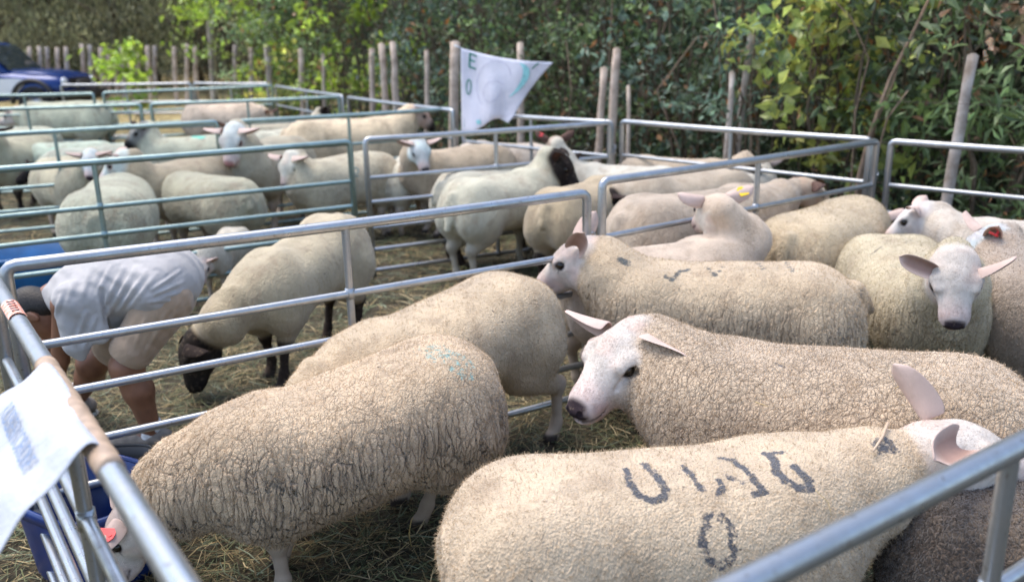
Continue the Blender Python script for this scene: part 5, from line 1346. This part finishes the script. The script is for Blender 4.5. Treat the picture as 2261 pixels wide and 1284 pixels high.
for k, (u, off, h_, w_, pal, sz, lb, asp) in enumerate(HEDGE):
    base = on_fence(u, off)
    plant('hedge_bush', lb, 'bush', base, h_, w_, pal, nclump=int(50 * w_ / .9), nleaf=30, size=sz * 1.65, spread=.13, aspect=asp, seed=100 + k, stems=7, zlo=.04, dry=.035)
# trees behind the hedge, taller than the frame
for k, (u, off, lb) in enumerate([(2120, 3.6, 'tree with a dark trunk behind the right end of the hedge'), (1780, 3.8, 'leafy tree behind the yellowing bush'), (1450, 3.7, 'leafy tree behind the blue green bush'), (1180, 3.8, 'leafy tree behind and above the banner'), (940, 3.9, 'leafy tree behind the close trio of posts'), (760, 4.2, 'leafy tree behind the bright yellow green bush')]):
    plant('hedge_tree', lb, 'tree', on_fence(u, off), 5.0, 1.7, ['deep', 'dark', 'deep'][k % 3], nclump=90, nleaf=60, size=.10, spread=.24, aspect=.5, seed=200 + k, stems=1, stemr=.10, zlo=.03, group='trees behind the hedge', shape=.9)
# far left: dark drooping evergreens
for k, (u, Y, lb) in enumerate([(-90, 24.5, 'drooping dark evergreen at the far left edge'), (40, 23.5, 'drooping olive evergreen above the blue car roof'), (150, 24.5, 'drooping evergreen above the blue car bonnet'), (255, 23.2, 'drooping evergreen behind the yellow green sapling'), (350, 24.2, 'evergreen just left of the tall thin pole'), (440, 23., 'olive evergreen behind the tall thin pole'), (540, 23.6, 'evergreen right of the tall thin pole'), (640, 22.5, 'evergreen behind the yellow green bush')]):
    plant('evergreen_tree', lb, 'tree', np.array([at_y(u, 200, Y)[0], Y]), 5.5, 1.7, 'olive' if k % 2 else 'pine', nclump=120, nleaf=70, size=.17, spread=.26, aspect=.16, droop=2.0, seed=300 + k, stems=1, stemr=.11, zlo=.12, group='drooping evergreens beyond the far fence', flat=.1, dry=.0)
plant('sapling', 'bright yellow green sapling in front of the distant posts', 'sapling', np.array([at_y(284, 200, 16.2)[0], 16.2]), 1.55, .50, 'lime', nclump=20, nleaf=18, size=.17, spread=.12, aspect=.6, seed=401, stems=2, zlo=.3, stemr=.012, dry=0)
plant('sapling', 'yellow green leaves around the top of the tall thin pole', 'sapling', np.array([at_y(460, 200, 17.0)[0], 17.0]), 2.7, .62, 'lime', nclump=24, nleaf=16, size=.13, spread=.13, aspect=.6, seed=402, stems=2, zlo=.5, stemr=.012, dry=0)
plant('sapling', 'loose green sapling right of the tall thin pole', 'sapling', np.array([at_y(560, 200, 15.8)[0], 15.8]), 2.5, .55, 'mid', nclump=22, nleaf=22, size=.11, spread=.14, aspect=.55, seed=403, stems=3, zlo=.3, stemr=.012, dry=.02)
plant('sapling', 'small yellow leaved sapling low behind the distant hurdle', 'sapling', np.array([at_y(620, 200, 14.6)[0], 14.6]), 1.5, .38, 'yellow', nclump=10, nleaf=20, size=.12, spread=.12, aspect=.6, seed=404, stems=2, zlo=.35, stemr=.010, dry=.08)
# bare canes, dead log, broad dry leaves
def cane(pix, off, r, label, name='bare_cane'):
    base = on_fence(pix[0][0], off); Y = base[1]; g = float(ground(*base))
    b = MB(); pts = [at_y(u, v, Y - .02 * i) - np.array([*base, g]) for i, (u, v) in enumerate(pix)]
    pts = [np.array([pts[0][0], 0, -.1])] + pts
    b.tube(pts, [r * (1.05 - .6 * i / len(pts)) for i in range(len(pts))], 7, col=(.30, .21, .15)); o = b.build(name, M['bark'], colattr=True); o.location = (*base, g); tag(o, label, 'branch', 'bare canes in the hedge')
cane([(1895, 395), (1920, 300), (1965, 175), (2010, 85), (2060, -20)], 1.0, .020, 'long pale cane leaning right across the hedge, thickest of them')
cane([(1905, 380), (1935, 270), (1970, 190), (1990, 120)], 1.05, .013, 'shorter brown cane leaning beside the long pale cane')
cane([(1925, 380), (1960, 260), (2005, 200)], 1.0, .010, 'low olive cane curving right from the foot of the long pale cane')
cane([(1880, 400), (1888, 250), (1918, 130), (1880, 40), (1820, -20)], 1.1, .008, 'thin upright cane left of the long pale cane')
cane([(1598, 340), (1592, 200), (1585, 60), (1570, -30)], 1.2, .008, 'thin upright twig left of the bleached post pair')
cane([(1500, 330), (1450, 200), (1540, 82), (1620, 78)], 1.2, .009, 'thin twig bending right towards the bleached post')
cane([(1250, 320), (1262, 200), (1250, 90)], 1.1, .009, 'thin twig standing right of the banner')
cane([(1320, 320), (1345, 150), (1352, 0), (1352, -40)], 1.15, .010, 'tall twig rising above the thick brown post')
p0, p1 = at_y(2172, 118, 8.1), at_y(2092, 25, 8.1)
b = MB(); b.tube([np.zeros(3), (p1 - p0) * .35 + [.02, 0, .02], (p1 - p0) * .7, (p1 - p0)], [.055, .075, .068, .045], 9, col=(.05, .03, .02))
b.tube([np.zeros(3), at_y(2196, 300, 8.1) - p0, at_y(2192, 470, 8.15) - p0], [.055, .05, .06], 8, col=(.05, .03, .02)); o = b.build('dead_trunk', M['bark'], colattr=True); o.location = p0; tag(o, 'dark dead trunk leaning over the thick bleached post', 'tree')
plant('dry_leaf_sprig', 'sprig of broad pinkish brown leaves at the top right corner', 'sprig', np.array([at_y(2228, 100, 7.7)[0], 7.7]), 2.02, .20, 'pink', nclump=11, nleaf=7, size=.13, spread=.09, aspect=.55, seed=501, stems=2, zlo=.80, stemr=.008, dry=.1)
# low undergrowth between the bushes: nobody could count it
rg = np.random.default_rng(9); cs = []
for k in range(420):
    p = bl0 + bd * rg.uniform(-5, 12) + bn * rg.uniform(.6, 4.5); cs.append((p[0], p[1], float(ground(*p)) + rg.uniform(.0, .7)))
for k in range(200):
    x, y = rg.uniform(-22, -5), rg.uniform(21., 25); cs.append((x, y, float(ground(x, y)) + rg.uniform(0, .8)))
V, F_, c_ = leaves(np.array(cs), 60, .22, .075, 'deep', .45, .2, 77, .06, .3)
o = fast_mesh('undergrowth', V, F_, M['leaf'], None, c_, smooth=False); tag(o, kind='stuff')
cs = []
for k in range(900):
    s_ = rg.uniform(-6, 13); p = bl0 + bd * s_ + bn * rg.uniform(4.6, 6.5); cs.append((p[0], p[1], rg.uniform(.3, 5)))
for k in range(500):
    x, y = rg.uniform(-26, -3), rg.uniform(26, 28); cs.append((x, y, rg.uniform(.5, 6)))
V, F_, c_ = leaves(np.array(cs), 40, .45, .17, 'pine', .5, .3, 78, .01, .3)
o = fast_mesh('far_wood', V, F_, M['leaf'], None, c_ * .8, smooth=False); tag(o, kind='stuff')

# ------------------------------------------------------------------ straw and grass litter on the ground
def litter():
    rg = np.random.default_rng(5)
    def batch(n, x0, x1, y0, y1, L0, L1, w0, w1, zmax):
        P_ = np.stack([rg.uniform(x0, x1, n), rg.uniform(y0, y1, n)], 1)
        cl_ = vnoise(np.concatenate([P_, np.zeros((n, 1))], 1), 2.2, 11)
        keep = rg.random(n) < .35 + 1.1 * cl_; P_ = P_[keep]; cl_ = cl_[keep]; n = len(P_)
        a = rg.uniform(0, 2 * math.pi, n); L_ = rg.uniform(L0, L1, n); w = rg.uniform(w0, w1, n)
        z = ground(P_[:, 0], P_[:, 1]) + rg.random(n) ** 1.6 * zmax + .0
        tilt = rg.normal(0, .16, n); curl = rg.normal(0, .5, n)
        V = np.zeros((n, 6, 3)); x = P_[:, 0].copy(); y = P_[:, 1].copy(); zz = z.copy(); aa = a.copy()
        for s in range(3):
            dx, dy = np.cos(aa), np.sin(aa)
            V[:, 2 * s] = np.stack([x - dy * w / 2, y + dx * w / 2, zz], 1); V[:, 2 * s + 1] = np.stack([x + dy * w / 2, y - dx * w / 2, zz + w * .3], 1)
            x = x + dx * L_ / 2; y = y + dy * L_ / 2; zz = zz + np.sin(tilt) * L_ / 2; tilt = -tilt * .7; aa = aa + curl
        k = np.arange(n)[:, None] * 6
        F_ = np.concatenate([k + [0, 1, 3, 2], k + [2, 3, 5, 4]], 0)
        pal = np.array([(.30, .23, .11), (.20, .15, .07), (.11, .12, .055), (.075, .095, .045), (.06, .042, .025), (.17, .20, .13), (.40, .32, .18)])
        pr_ = rg.random(n); idx = np.digitize(pr_ + (cl_ - .5) * .25, [.13, .33, .55, .72, .86, .94]) % 7
        c_ = pal[idx] * rg.uniform(.7, 1.8, (n, 1))
        return V.reshape(-1, 3), F_, np.repeat(c_, 6, 0)
    parts = [batch(70000, -3.2, 3.6, 1.0, 5.2, .05, .20, .0018, .0045, .045), batch(40000, -7, 7, 5, 11, .08, .26, .004, .008, .05), batch(9000, -14, 4, 11, 21, .12, .35, .008, .016, .10)]
    off = 0; VV, FF, CC = [], [], []
    for V, F_, c_ in parts: VV.append(V); FF.append(F_ + off); CC.append(c_); off += len(V)
    CC[2] = CC[2] * 1.8 + .03
    o = fast_mesh('hay', np.concatenate(VV), np.concatenate(FF), M['straw'], None, np.concatenate(CC), smooth=False); tag(o, kind='stuff')
litter()

# ------------------------------------------------------------------ a few straws lying on the sheep and one stalk standing up
bpy.context.view_layer.update(); _dg = bpy.context.evaluated_depsgraph_get()
def straw(px, label, w=.0030, col=(.58, .44, .22), lift=.012):
    pts = []
    for (u, v) in px:
        d = Vector(_ray(u, v)).normalized(); ok, loc, nn, ix, ob, mx = SC.ray_cast(_dg, Vector((0, 0, EYE)) + d * .9, d)
        if ok: pts.append(np.array(loc) + np.array(nn) * lift)
    if len(pts) < 2: return
    b = MB(); o0 = pts[0]; q = []
    for a_, c_ in zip(pts[:-1], pts[1:]):
        for k in range(3): q.append(a_ + (c_ - a_) * k / 3 - o0)
    q.append(pts[-1] - o0)
    b.tube(q, [w * .5 * (1 - .4 * i / len(q)) for i in range(len(q))], 5, col=col); o = b.build('straw_stalk', M['straw'], colattr=True); o.location = o0
    tag(o, label, 'straw', 'loose straws on the sheep')
straw([(1958, 946), (1945, 975), (1922, 1004)], 'pale flat straw lying over the dark blot on the neck of the lettered sheep', .009, (.66, .50, .36), .016)
straw([(1668, 888), (1698, 899)], 'short straw on the flank of the white headed sheep', .0035)
straw([(1975, 862), (1990, 852), (2003, 870)], 'bent straw on the rump of the white headed sheep behind the upright ear', .003)
straw([(1795, 1085), (1822, 1110), (1828, 1135)], 'thin curved straw below the last painted letter', .002)
g0 = at_z(908, 1215, 0.0); b = MB()
b.tube([np.zeros(3), np.array([-.004, 0, .05]), np.array([.006, .0, .10]), np.array([.014, 0, .115])], [.0022, .002, .0018, .001], 5, col=(.62, .45, .18)); b.tube([np.zeros(3), np.array([.03, -.015, .01])], [.002, .001], 5, col=(.62, .45, .18))
o = b.build('straw_stalk', M['straw'], colattr=True); o.location = (g0[0], g0[1], .02); tag(o, 'single yellow stalk standing up under the belly of the nearest grazing sheep', 'straw')
